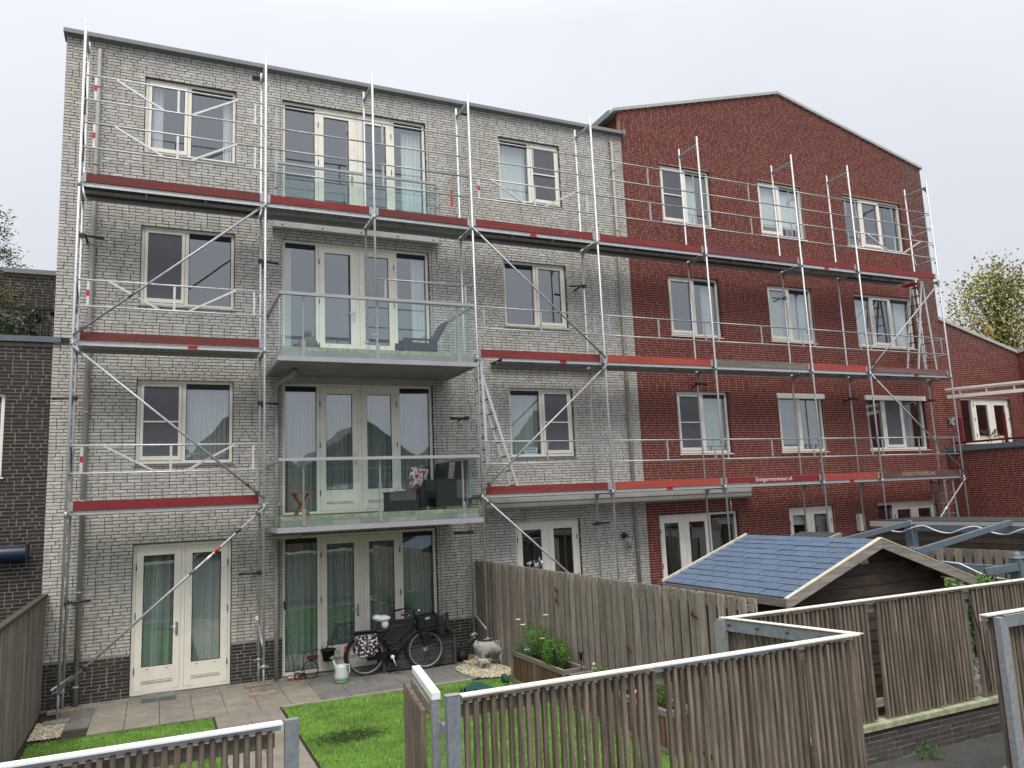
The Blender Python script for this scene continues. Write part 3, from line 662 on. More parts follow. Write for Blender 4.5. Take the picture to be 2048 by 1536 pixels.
for (x, y, z0, z1, w) in ((25.85, -.35, 3.85, 4.75, .13), (26.9, -1.0, 3.85, 4.85, .10), (28.2, -1.6, 3.85, 4.95, .13)):
    b = MB()
    for k in range(3): b.box(x-w/2+k*w/3+.003, x-w/2+(k+1)*w/3-.003, y-.03, y+.03+.006*(k % 2), z0, z1-.01*k)
    b.build('terrace_screen_post', 'darkred', RW)
mb = MB().box(26.0, 29.6, -3.0, -2.99, 3.9, 4.75)
t = thing('terrace_awning', 'pair of white awning rails sloping out over the roof terrace', 'awning', (27, -1, 5.4))
MB().bar((25.75, -.12, 5.62), (26.3, -3.1, 5.52), .07, .05).bar((25.76, -.16, 5.60), (26.31, -3.1, 5.50), .02, .10).build('top_rail', 'cream2', t)
MB().bar((25.8, -.12, 5.40), (26.35, -3.1, 5.28), .07, .10).build('front_bar', 'cream2', t)
for q in (.12, .36, .6, .88):
    MB().bar((25.78+.55*q, -.12-2.98*q, 5.60-.1*q), (25.8+.55*q, -.13-2.98*q, 5.42-.12*q), .03, .03).build('bracket', 'cream2', t)
bf = thing('butterfly_ornament', 'blue and white metal butterfly hung on red brick by the terrace door', 'ornament', (25.93, -.02, 4.68), rz=0)
for s in (-1, 1):
    V = [(0, 0, 0), (s*.05, -.02, .11), (s*.14, -.05, .13), (s*.15, -.05, .04), (s*.06, -.02, -.01), (s*.12, -.04, -.06), (s*.10, -.04, -.13), (s*.03, -.01, -.11)]
    V2 = [(x, y-.006, z) for x, y, z in V]; n = len(V)
    MB().add(V+V2, [tuple(range(n)), tuple(range(2*n-1, n-1, -1))]+[(i, (i+1) % n, n+(i+1) % n, n+i) for i in range(n)]).build('wing', 'galv', bf, local=True)
MB().tube([(0, -.01, -.12), (0, -.012, .12)], .01, 6).build('body', 'steel_dark', bf, local=True)

# ================================================================== DARK BRICK BUILDING, LEFT
DB = thing('dark_brick_building', 'dark brown brick building with pale joints and a roof terrace at the left', 'building', (-2, 0, G))
dw = (.4, 1.93, 3.70, 5.13)
wallD = wall_sheet('wall', -9, 2.60, G-.05, 6.02, [dw], .010, .16, 'mortar_dark', DB)
Rd = lay_bricks(-2.5, 2.595, G+.01, 6.0, [dw], .0635, .210, .098, .0155)
brick_wall(wallD, Rd, .006, 'brick_dark', 300)
MB().box(-9, 2.72, -.06, .2, 6.03, 6.13).build('parapet_trim', 'bluegrey', DB)
MB().box(2.60, 2.85, -.03, -.002, 6.035, 6.12).build('trim_end', 'rubber', DB)
MB().box(-9, 2.6, .17, 4.0, 5.7, 5.9).build('terrace_floor', 'paver_grey', DB)
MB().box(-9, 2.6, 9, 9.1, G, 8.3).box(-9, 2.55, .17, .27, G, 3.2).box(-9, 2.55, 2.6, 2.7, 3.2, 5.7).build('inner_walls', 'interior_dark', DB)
wu = wall_sheet('upper_wall', -9, 2.60, 5.8, 8.36, [], 4.004, 4.15, 'mortar_dark', DB)
Ru = lay_bricks(-2.5, 2.595, 5.9, 8.33, [], .0635, .21, .098, .0155); o = brick_mesh('brickwork', Ru, 4.0, 4.045, 'brick_dark', wu); o['kind'] = 'stuff'
MB().box(-9, 2.60, 3.94, 4.3, 8.365, 8.47).build('roof_edge', 'zinc', DB)
MB().box(-9, 2.6, 4.3, 9, 8.2, 8.35).build('roof', 'dark_felt', DB)
rl = MB().box(-9, 2.58, .19, .22, 6.67, 6.70).build('railing', 'black_matt', DB)
for k in range(40): MB().tube([(2.5-k*.11, .205, 6.14), (2.5-k*.11, .205, 6.67)], .008, 5).build('bar', 'black_matt', rl)
window(DB, 'window', .4, 1.93, 3.70, 5.13, [(1.93, 'fix')], 'cream2')
ab = MB().lathe((0, -.13, 2.40), [(.0, -1.0), (.125, -1.0), (.125, 2.36), (.12, 2.375), (0, 2.375)], 20, 0).build('awning_roll', 'navy'); tag(ab, 'closed navy blue awning box on the dark brick wall', 'awning')
MB().box(2.37, 2.385, -.27, -.003, 2.25, 2.55).build('end_cap', 'navy', ab)
# ================================================================== CURTAINS AND BLINDS
yc = .26
def cu(*a, **k): return curtain(*a, **k)
cu(4.05, 4.28, 9.86, 11.36, yc, 'net', 'narrow white curtain at the left edge of the top left window')
cu(5.40, 5.60, 9.86, 11.36, yc, 'net', 'narrow white curtain at the right edge of the top left window')
cu(4.82, 5.62, 3.88, 5.38, yc, 'drape', 'pale curtain filling the right pane of the lowest left window')
cu(3.98, 4.72, 3.88, 5.38, yc, 'drape', 'dim curtain behind the barred left pane of the lowest left window')
cu(9.15, 9.6, 8.82, 11.2, yc, 'net', 'white curtain in the right pane behind the glass guard')
cu(6.58, 6.74, 5.82, 8.3, yc, 'net', 'thin white curtain at the left edge of the upper balcony doors')
cu(9.30, 9.60, 5.82, 8.3, yc, 'net', 'white curtain at the right edge of the upper balcony doors')
cu(6.55, 9.62, 2.84, 5.36, yc+.05, 'drape', 'long pale curtain behind all doors of the lower balcony')
cu(6.55, 9.62, -.12, 2.36, yc+.05, 'drape_green', 'greenish pleated curtain behind the ground floor doors with the bicycle', wl=.13, amp=.035)
cu(3.99, 5.60, -.12, 2.36, yc+.05, 'drape_green', 'greenish pleated curtain behind the ground floor double door at left', wl=.14, amp=.035)
cu(11.48, 12.2, 9.86, 11.36, yc, 'net', 'bright white curtain in the top right window of the grey facade')
cu(12.3, 13.02, 9.86, 11.36, yc+.05, 'drape', 'dim curtain behind the barred screen of the top grey right window')
cu(11.46, 12.22, 3.88, 5.38, yc, 'drape_green', 'pleated curtain above the small blue window sign')
cu(12.28, 13.02, 3.88, 5.38, yc, 'drape', 'pleated curtain behind the barred pane beside the inclined ladder')
cu(16.02, 16.8, 9.85, 11.35, yc, 'drape', 'grey curtain behind the barred top left window of the red gable')
cu(16.86, 17.3, 9.85, 11.35, yc, 'net', 'white curtain in the right pane of the top left red gable window')
cu(17.2, 17.56, 6.87, 8.35, yc, 'net', 'white curtain at the right of the middle left red gable window')
cu(16.02, 17.58, 3.88, 5.38, yc, 'drape', 'greenish curtain in the lowest left red gable window', )
cu(19.3, 20.84, 6.87, 8.35, yc, 'net', 'full white curtain in the middle window of the red gable')
cu(22.52, 23.2, 6.87, 8.35, yc, 'net', 'white curtain in the left pane of the middle right triple window')
cu(24.05, 24.86, 6.87, 8.35, yc, 'net', 'white curtain in the right pane of the middle right triple window')
cu(22.52, 22.9, 3.88, 5.25, yc, 'net', 'white curtain at the left of the lowest triple window')
cu(24.1, 24.6, 3.88, 5.25, yc, 'net', 'white curtain at the right of the lowest triple window')
cu(20.45, 20.84, -.05, 2.3, yc, 'drape', 'grey curtain inside the narrow ground floor doors of the red house')
blind(19.3, 20.02, 10.15, 11.32, .2, 'blind', 'white roller blind in the left pane of the top middle red window')
blind(20.1, 20.84, 10.15, 11.25, .2, 'blind', 'white roller blind in the right pane of the top middle red window')
blind(19.32, 20.84, 3.92, 5.25, .2, 'blind_dark', 'grey slatted blind in the lowest middle red window', True)
blind(19.36, 19.98, 1.95, 2.25, .2, 'blind', 'short white blind in the narrow ground floor doors of the red house')
blind(4.03, 4.72, 8.02, 8.30, .2, 'blind_dark', 'half lowered grey blind in the middle left window')
sg = MB().box(11.80, 12.13, .108, .112, 3.93, 4.07).build('window_sign', 'white_lab'); sg.data.materials[0] = mat('sign_blue_white', (.45, .62, .68), .5)
tag(sg, 'small pale blue paper sign in the lower corner of the lowest grey right window', 'sign')
for k in range(7): MB().box(11.82+k*.042, 11.845+k*.042, .104, .1075, 4.01, 4.05).build('printed_mark', 'bluegrey', sg)
for k in range(6): MB().box(11.83+k*.05, 11.86+k*.05, .104, .1075, 3.95, 3.985).build('printed_mark', 'bluegrey', sg)

# ================================================================== SCAFFOLD
SC = thing('scaffold', 'galvanised facade scaffold with three decks and red toe boards across both buildings', 'scaffold', (13.9, -.7, G))
PX = [3.0, 6.075, 8.17, 10.276, 13.335, 16.41, 19.51, 21.565, 24.76]
YO, YI = -1.05, -.32; DZ = {1: 3.06, 2: 5.885, 3: 8.70}; TOP = 11.70; PR = .0222
base = [G+.04]*9; base[2] = 5.80
for i, x in enumerate(PX):
    for y in (YO, YI):
        p = MB().tube([(x, y, base[i]+.45), (x, y, TOP)], PR, 10).build('upright_pole', 'alu' if i not in () else 'galv', SC)
        s = MB().tube([(x, y, base[i]), (x, y, base[i]+.5)], .018, 8); s.box(x-.075, x+.075, y-.075, y+.075, base[i], base[i]+.008)
        s.tube([(x-.09, y, base[i]+.42), (x+.09, y, base[i]+.42)], .011, 6).tube([(x, y, base[i]+.40), (x, y, base[i]+.45)], .034, 10).build('base_jack', 'galv', SC)
        for z in (DZ[1]-.06, DZ[2]-.06, DZ[3]-.06):
            if z > base[i]: MB().tube([(x, y, z-.05), (x, y, z+.05)], PR+.005, 10).build('pole_collar', 'galv', p)
        for dz in DZ.values():
            for q in (.5, 1.0):
                if dz+q > base[i] and y == YO: MB().box(x-.012, x+.012, y+.02, y+.05, dz+q-.04, dz+q+.03).build('rail_clip', 'galv', p)
    for k, z in ((1, DZ[1]-.07), (2, DZ[2]-.07), (3, DZ[3]-.07), (4, TOP-.20)):
        if z < base[i]-.2: continue
        b = MB().box(x-.022, x+.022, YO+.02, YI-.02, z-.03, z+.02)
        for y, s_ in ((YO, 1), (YI, -1)):
            b.add([(x-.004, y+s_*.024, z-.03), (x-.004, y+s_*.15, z-.03), (x-.004, y+s_*.024, z-.18), (x+.004, y+s_*.024, z-.03), (x+.004, y+s_*.15, z-.03), (x+.004, y+s_*.024, z-.18)], [(0, 1, 2), (5, 4, 3), (0, 3, 4, 1), (1, 4, 5, 2), (2, 5, 3, 0)])
        b.build('transom', 'galv', SC)
def guard(i, z0, kind, gap=.46, only_top=False, both=True):
    a, b = PX[i]+.03, PX[i+1]-.03; y = YO+.035; m = 'galv' if kind == 'B' else 'alu'
    g = MB().tube([(a, y, z0+gap), (b, y, z0+gap)], .0165, 8)
    g.tube([(a, y, z0), (b, y, z0)], .0165, 8); L = b-a
    xs = [a+.16, (a+b)/2, b-.16] if kind == 'A' or L > 2.5 else [a+.17, b-.17]
    for x in xs: g.box(x-.02, x+.02, y-.006, y+.006, z0+.015, z0+gap-.015)
    if kind == 'A':
        w = .045
        for p, q in (((a+.16*L, z0+gap-.01), (a+.42*L, z0+.01)), ((a+.84*L, z0+gap-.01), (a+.58*L, z0+.01))):
            g.bar((p[0], y, p[1]), (q[0], y, q[1]), .03, .035)
    o = g.build('guardrail', m, SC)
    if kind == 'A': MB().box(xs[0]-.023, xs[0]+.023, y-.010, y-.0065, z0+gap*.40, z0+gap*.62).build('sticker', 'red_lab', o)
    return o
for i in range(8):
    k3 = 'A' if i in (0, 3, 7) else 'B'
    guard(i, DZ[3]+.63, k3); guard(i, DZ[3]+1.52, 'A' if i == 0 else 'B')
    if i in (0, 3, 4, 5, 6, 7):
        guard(i, DZ[2]+.60, 'A' if i == 0 else 'B'); guard(i, DZ[1]+.60, 'A' if i == 0 else 'B')
guard(2, DZ[2]+1.03, 'B')
MB().box(PX[3]-.2, PX[3]-.16, YI-.02, YI-.01, 9.35, 9.75).build('hanging_tag', 'red_lab', SC)
# end guards: rounded loops
def loop(x, z, s):
    pts = [(x, YO+.04, z), (x+s*.02, YI-.12, z), (x+s*.02, YI-.04, z+.06), (x+s*.02, YI-.04, z+.40), (x+s*.02, YI-.12, z+.46), (x, YO+.04, z+.46)]
    MB().tube(pts, .013, 8).build('end_guard', 'steel_dark' if s < 0 else 'galv', SC)
for x, s in ((PX[0], -1), (PX[8], 1)):
    for z in (DZ[1]+.6, DZ[2]+.6, DZ[3]+.6, DZ[3]+1.5): loop(x, z, s)
# decks, toe boards
T = {(3, 0): 'worn', (3, 1): 'red', (3, 2): 'worn', (3, 3): 'red', (3, 4): 'red', (3, 5): 'dull', (3, 6): 'red', (3, 7): 'red',
     (2, 0): 'worn', (2, 3): 'red', (2, 4): 'bright', (2, 5): 'grey', (2, 6): 'bright', (2, 7): 'faded',
     (1, 0): 'clean', (1, 3): 'red', (1, 4): 'bright', (1, 5): 'clean', (1, 6): 'bright', (1, 7): 'brown'}
LBL = {'grey': 'bare weathered grey toe board', 'faded': 'faded purplish toe board', 'brown': 'worn brown toe board with white lettering', 'bright': 'bright orange red toe board', 'clean': 'smooth dark red toe board', 'dull': 'dull purple red toe board'}
for (lv, i), c in T.items():
    z = DZ[lv]; a, b = PX[i]+.04, PX[i+1]-.04; j = random.uniform(-.008, .008)
    tb = MB().box(a-.0, b+.0, YO+.045, YO+.075, z+.005+j, z+.155+j).build('toe_board', BOARD[c], SC)
    if c in LBL: tb['label'] = LBL[c]
    for x in (a, b-.05): MB().box(x-.004, x+.054, YO+.040, YO+.0445, z+.0+j, z+.16+j).build('end_fitting', 'galv', tb)
    if (lv, i) == (1, 5): text('lettering', 'Steigermonteur.nl', .135, ((a+b)/2-.02, YO+.0435, z+.085+j), 'whiteplastic', tb, sx=1.12)
    if (lv, i) == (1, 7): text('lettering', 'WIBIERSTEIGERS.NL', .135, ((a+b)/2-.12, YO+.0435, z+.08+j), 'pipe', tb, sx=1.05)
    if (lv, i) == (3, 3): text('lettering', 'Layher', .11, ((a+b)/2+.45, YO+.0435, z+.085+j), BOARD['dull'], tb, rot=(math.pi/2, math.pi, 0)); MB().box((a+b)/2+.72, (a+b)/2+.79, YO+.041, YO+.0435, z+.05, z+.12).build('logo', BOARD['faded'], tb)
    a2 = a+.55 if (lv, i) == (2, 3) else a
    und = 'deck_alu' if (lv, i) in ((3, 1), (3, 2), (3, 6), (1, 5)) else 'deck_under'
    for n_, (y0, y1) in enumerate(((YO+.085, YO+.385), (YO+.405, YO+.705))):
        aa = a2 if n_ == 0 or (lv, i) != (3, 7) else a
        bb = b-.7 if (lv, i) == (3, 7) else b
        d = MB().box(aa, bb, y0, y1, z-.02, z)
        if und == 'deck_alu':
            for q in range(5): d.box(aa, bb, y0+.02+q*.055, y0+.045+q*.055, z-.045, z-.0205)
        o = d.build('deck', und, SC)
        r_ = MB().box(aa, bb, y0-.012, y0-.001, z-.072, z+.004)
        if n_: r_.box(aa, bb, y1+.001, y1+.012, z-.085, z+.004)
        r_.build('deck_edge', 'alu', o)
        if n_ == 0:
            for q in (.33, .66): MB().box(aa+(bb-aa)*q, aa+(bb-aa)*q+.03, y0, y1, z-.07, z-.0215).build('cross_bar', 'deck_alu', o)
            if random.random() < .5: xq = aa+(bb-aa)*random.uniform(.4, .6); MB().box(xq, xq+.16, y0-.0165, y0-.0125, z-.065, z-.01).build('sticker', 'red_lab', o)
# diagonal braces
def brace(p, q, st=()):
    y = YO-.045; P, Q = Vector((p[0], y, p[1])), Vector((q[0], y, q[1]))
    o = MB().tube([P, Q], .021, 8).build('brace', 'galv', SC)
    for t in (.04, .96): c = P.lerp(Q, t); MB().box(c.x-.03, c.x+.03, y-.02, YO-.02, c.z-.035, c.z+.035).build('coupler', 'steel_dark', o)
    for t, m in st:
        d = (Q-P).normalized(); MB().tube([P.lerp(Q, t)-d*.06, P.lerp(Q, t)+d*.06], .0225, 8).build('tape', m, o)
brace((PX[0], .28), (PX[1], 2.98), ((.12, 'steel_dark'), (.62, 'bluegrey'), (.70, 'white_lab'), (.75, 'red_lab'), (.86, 'navy')))
brace((PX[0], 5.78), (PX[1], 3.14), ((.9, 'steel_dark'),)); brace((PX[0], 5.96), (PX[1], 8.62), ((.28, 'steel_dark'),))
brace((PX[3], 3.0), (PX[4], .30)); brace((PX[3], 3.14), (PX[4], 5.78)); brace((PX[3], 8.62), (PX[4], 5.96))
brace((PX[7], .3), (PX[8], 2.98), ((.7, 'white_lab'),)); brace((PX[7], 5.78), (PX[8], 3.14)); brace((PX[7], 5.96), (PX[8], 8.62))
# ladders
def ladder(p, q, ya, yb, n, m='alu'):
    o = MB().bar((p[0], ya, p[1]), (q[0], ya, q[1]), .025, .06).bar((p[0], yb, p[1]), (q[0], yb, q[1]), .025, .06)
    o = o.build('ladder', m, SC)
    for k in range(n):
        t = (k+.5)/n; x = p[0]+(q[0]-p[0])*t; z = p[1]+(q[1]-p[1])*t
        MB().tube([(x, ya, z), (x, yb, z)], .014, 6).build('rung', 'steel_dark' if m == 'alu' else m, o)
ladder((10.40, 5.80), (11.22, 3.08), YO+.28, YO+.62, 9); ladder((10.40, 5.85), (10.46, 3.6), YO+.12, YO+.45, 9)
ladder((24.35, 8.68), (23.75, 5.90), YO+.25, YO+.6, 10); ladder((24.38, 8.68), (24.55, 5.90), YO+.25, YO+.6, 10)
ladder((24.05, 3.02), (24.15, -.1), YO+.1, YO+.5, 11, 'galv_dull'); ladder((24.45, 3.02), (24.65, -.1), YO+.15, YO+.55, 11, 'galv')
MB().box(24.0, 24.25, YO+.2, YO+.6, 8.56, 8.60).build('hatch_catch', 'red_lab', SC)
# bottom end frames
MB().tube([(PX[4]+.02, YO+.03, .74), (PX[5]-.02, YO+.03, .74)], .018, 8).box(PX[4]+.2, PX[4]+.24, YO+.03, YO+.036, .3, .72).box(PX[4]+1.5, PX[4]+1.54, YO+.03, YO+.036, .3, .72).tube([(PX[4]+.02, YO+.03, .28), (PX[5]-.02, YO+.03, .28)], .018, 8).build('guardrail', 'galv', SC)
MB().tube([(PX[0]-.1, YO, .30), (PX[0]+.12, YI, .36)], .02, 8).build('ledger', 'galv', SC)
MB().tube([(PX[1]-.02, YI+.05, .95), (PX[1]-.0, YO+.02, .55)], .02, 8).build('ledger', 'galv', SC)
MB().box(PX[1]-.06, PX[1]-.01, YI-.03, YI+.01, .96, 1.03).build('label', 'cap_cream', SC)
MB().tube([(PX[3], YI, .68), (PX[3], YO, .42)], .02, 8).build('ledger', 'galv', SC)
# wall ties
for i, z, s in ((0, 7.95, 1), (0, 5.0, -1), (0, 1.55, 1), (1, 7.75, 1), (1, 4.95, 1), (1, 1.8, -1), (3, 4.68, -1), (3, 2.3, -1), (4, 2.32, 1), (4, 7.8, -1), (5, 5.55, 1), (6, 7.95, -1), (7, 5.25, 1), (8, 5.25, 1)):
    x = PX[i]
    o = MB().tube([(x+s*.06, YI-.06, z+.01), (x+s*.075, -.004, z-.02)], .022, 8).tube([(x-.05*s, YI-.04, z), (x+s*.35, YI+.06, z)], .024, 8).build('wall_tie', 'steel_dark' if i not in (6,) else 'galv', SC)
    MB().box(x-.035, x+.035, YI-.045, YI+.04, z-.04, z+.04).build('coupler', 'steel_dark', o)
# sole boards under the jacks
SB = [((3.0, YO), .36, 'short weathered board under the front left scaffold foot', 'wood_grey_x'), ((3.0, YI), .40, 'orange brown board under the rear left scaffold foot', 'wood_fresh'),
      ((6.075, YO), .42, 'pale split board under the second front scaffold foot', 'wood_fresh'), ((6.075, YI), .44, 'brown board under the second rear scaffold foot by the dark plinth', 'wood_fresh'),
      ((10.276, YO), .40, 'board under the scaffold foot beside the garden fence', 'wood_fresh'), ((10.276, YI), .46, 'brown board behind the sheep figure under a scaffold foot', 'wood_fresh')]
for (x, y), L, lab, m in SB:
    o = MB().box(x-L*.52, x+L*.48, y-.09, y+.09, G+.001, G+.039).build('sole_board', m); tag(o, lab, 'board', 'boards under the scaffold feet')
# ================================================================== GARDEN FLOOR
PV = MB().box(2.70, 10.40, -2.05, -.03, -.245, -.222).build('paving', 'soil'); PV['kind'] = 'structure'
def slab_mesh(w, d, h, m, bev=.004):
    b = MB(); x0, x1, y0, y1 = bev, w-bev, bev, d-bev
    vs = [(0, 0, 0), (w, 0, 0), (w, d, 0), (0, d, 0), (0, 0, h-bev), (w, 0, h-bev), (w, d, h-bev), (0, d, h-bev), (x0, y0, h), (x1, y0, h), (x1, y1, h), (x0, y1, h)]
    return mesh_data('paving_slab', vs, [(0, 1, 5, 4), (1, 2, 6, 5), (2, 3, 7, 6), (3, 0, 4, 7), (4, 5, 9, 8), (5, 6, 10, 9), (6, 7, 11, 10), (7, 4, 8, 11), (8, 9, 10, 11)], m, fix=False)
s1 = slab_mesh(.484, .484, .04, 'paver'); s2 = slab_mesh(.484, .484, .04, 'paver_grey')
for i in range(15):
    for j in range(4):
        x = 2.98+i*.49; y = -2.045+j*.49
        if x+.484 > 10.4: continue
        if x < 3.1 and j < 1: continue
        inst('paving_slab', s2 if x > 6.6 or x < 3.3 else s1, PV, (x, y, -.239+random.uniform(-.002, .002)), (random.uniform(-.003, .003), random.uniform(-.003, .003), random.uniform(-.004, .004)))
PT = MB().box(5.20, 6.22, -9.9, -2.06, -.244, -.226).build('garden_path', 'soil'); PT['kind'] = 'structure'
for j in range(16):
    for i in range(2): inst('paving_slab', s1, PT, (5.225+i*.49, -2.54-j*.49, -.241+random.uniform(-.002, .002)), (0, 0, random.uniform(-.005, .005)))
MB().box(6.24, 9.5, -2.10, -2.055, -.24, -.195).build('kerb', 'concrete', PV)
MB().box(3.0, 10.3, -.03, -.005, -.24, -.175).build('wall_foot_strip', 'concrete', PV)
st = MB().box(4.17, 4.70, -.46, -.03, G, G+.07).build('door_step', 'paver_grey'); tag(st, 'loose grey concrete step slab before the left double door', 'step')

def scatter_tris(name, n, area, m, size, z, jitter, label=None, mask=None, lean=.5):
    x0, x1, y0, y1 = area; X = rng.uniform(x0, x1, n); Y = rng.uniform(y0, y1, n)
    if mask is not None: k = mask(X, Y); X, Y = X[k], Y[k]; n = len(X)
    a = rng.uniform(0, 2*np.pi, n); h = size*rng.uniform(.6, 1.4, n); w = size*.16
    V = np.empty((n, 3, 3)); dx, dy = np.cos(a)*w, np.sin(a)*w
    V[:, 0] = np.stack([X-dx, Y-dy, np.full(n, z)], 1); V[:, 1] = np.stack([X+dx, Y+dy, np.full(n, z)], 1)
    b = rng.uniform(0, 2*np.pi, n); l = h*lean*rng.uniform(0, 1, n)
    V[:, 2] = np.stack([X+np.cos(b)*l, Y+np.sin(b)*l, z+h], 1)
    return V.reshape(-1, 3), n
def tri_obj(name, V, m, loc=(0, 0, 0)):
    n = len(V)//3; me = bpy.data.meshes.new(name); me.vertices.add(len(V)); me.vertices.foreach_set('co', (V-np.array(loc)).ravel())
    me.loops.add(3*n); me.loops.foreach_set('vertex_index', np.arange(3*n)); me.polygons.add(n)
    me.polygons.foreach_set('loop_start', np.arange(0, 3*n, 3)); me.polygons.foreach_set('loop_total', np.full(n, 3)); me.update(calc_edges=True)
    me.materials.append(MT[m] if isinstance(m, str) else m); o = bpy.data.objects.new(name, me); COL.objects.link(o); o.location = loc; return o
# turf blade material with the dark patches of rubber infill lying on the lawn
tm = mat('turf_blades', (.26, .45, .09), .55, (.15, .28, .055), 1.7, .9, .16, .34, dirt=.35, dscale=2.2, dcol=(.14, .17, .05))
N_, L_ = tm.node_tree.nodes, tm.node_tree.links
old = N_['Principled BSDF'].inputs['Base Color'].links[0].from_socket
g_ = N_.new('ShaderNodeNewGeometry'); patch = None
for (cx, cy, sx, sy) in ((6.85, -4.25, .62, .42), (4.6, -8.6, .5, .5), (7.3, -6.6, .35, .25)):
    vm = N_.new('ShaderNodeVectorMath'); vm.operation = 'SUBTRACT'; vm.inputs[1].default_value = (cx, cy, 0); L_.new(g_.outputs['Position'], vm.inputs[0])
    v2 = N_.new('ShaderNodeVectorMath'); v2.operation = 'DIVIDE'; v2.inputs[1].default_value = (sx, sy, 10); L_.new(vm.outputs[0], v2.inputs[0])
    ln = N_.new('ShaderNodeVectorMath'); ln.operation = 'LENGTH'; L_.new(v2.outputs[0], ln.inputs[0])
    if patch is None: patch = ln.outputs['Value']
    else:
        mn = N_.new('ShaderNodeMath'); mn.operation = 'MINIMUM'; L_.new(patch, mn.inputs[0]); L_.new(ln.outputs['Value'], mn.inputs[1]); patch = mn.outputs[0]
nz_ = N_.new('ShaderNodeTexNoise'); nz_.inputs['Scale'].default_value = 14; L_.new(g_.outputs['Position'], nz_.inputs['Vector'])
ad = N_.new('ShaderNodeMath'); ad.operation = 'MULTIPLY_ADD'; L_.new(nz_.outputs[0], ad.inputs[0]); ad.inputs[1].default_value = 1.6; L_.new(patch, ad.inputs[2])
mrr = N_.new('ShaderNodeMapRange'); L_.new(ad.outputs[0], mrr.inputs[0]); mrr.inputs[1].default_value = 1.35; mrr.inputs[2].default_value = 1.75; mrr.inputs[3].default_value = .8; mrr.inputs[4].default_value = 0
mm = N_.new('ShaderNodeMix'); mm.data_type = 'RGBA'; L_.new(mrr.outputs[0], mm.inputs[0]); L_.new(old, mm.inputs[6]); mm.inputs[7].default_value = (.012, .022, .008, 1)
L_.new(mm.outputs[2], N_['Principled BSDF'].inputs['Base Color'])
sheet('lawn_backing', 6.25, 10.38, -9.9, -2.11, -.222, 'turf'); sheet('lawn_backing', 2.75, 5.18, -9.9, -2.11, -.222, 'turf')
notgrav = lambda X, Y: ~((X > 9.45) & (Y > -2.3))
Va, _ = scatter_tris('a', 190000, (6.25, 10.38, -9.9, -2.08), None, .030, -.222, 0, mask=notgrav)
Vb, _ = scatter_tris('b', 95000, (2.75, 5.19, -9.9, -2.10), None, .030, -.222, 0)
o = tri_obj('lawn_grass', np.concatenate([Va, Vb]), tm); o['kind'] = 'stuff'; o['label'] = 'bright green artificial grass with a dark patch'
# gravel
def pebbles(name, n, area, sz, m, z, mask=None):
    x0, x1, y0, y1 = area; V = []; Fs = []
    base = [(1, 0, 0), (0, 1, 0), (-1, 0, 0), (0, -1, 0), (0, 0, .8), (0, 0, -.6)]; bf_ = [(0, 1, 4), (1, 2, 4), (2, 3, 4), (3, 0, 4), (1, 0, 5), (2, 1, 5), (3, 2, 5), (0, 3, 5)]
    for _ in range(n):
        x, y = random.uniform(x0, x1), random.uniform(y0, y1)
        if mask and not mask(x, y): continue
        s = sz*random.uniform(.5, 1.3); t = random.random()*6; e = random.uniform(.5, .9); k = len(V); zz = z+random.uniform(0, .015)
        for p in base: V.append((x+s*(p[0]*math.cos(t)-p[1]*e*math.sin(t)), y+s*(p[0]*math.sin(t)+p[1]*e*math.cos(t)), zz+p[2]*s*.6))
        Fs += [tuple(i+k for i in f) for f in bf_]
    o = mesh_obj(name, V, Fs, m, None, fix=False); o['kind'] = 'stuff'; return o
MT['pebble'] = mat('pebbles', (.52, .46, .33), .8, (.30, .26, .18), 30, .8, .1, .35, c3=(.62, .60, .52))
gm = lambda x, y: (x-10.1)**2/.62**2+(y+1.55)**2/.75**2 < 1+random.uniform(-.15, .1) or (x > 9.9 and y > -1.2)
pebbles('gravel', 3800, (9.5, 10.42, -2.3, -.55), .021, 'pebble', -.19, gm)
pebbles('gravel', 1300, (2.72, 3.12, -1.95, -.9), .021, 'pebble', -.205)
pebbles('gravel', 500, (3.1, 3.5, -.3, -.08), .016, 'mortar_plinth', -.205)

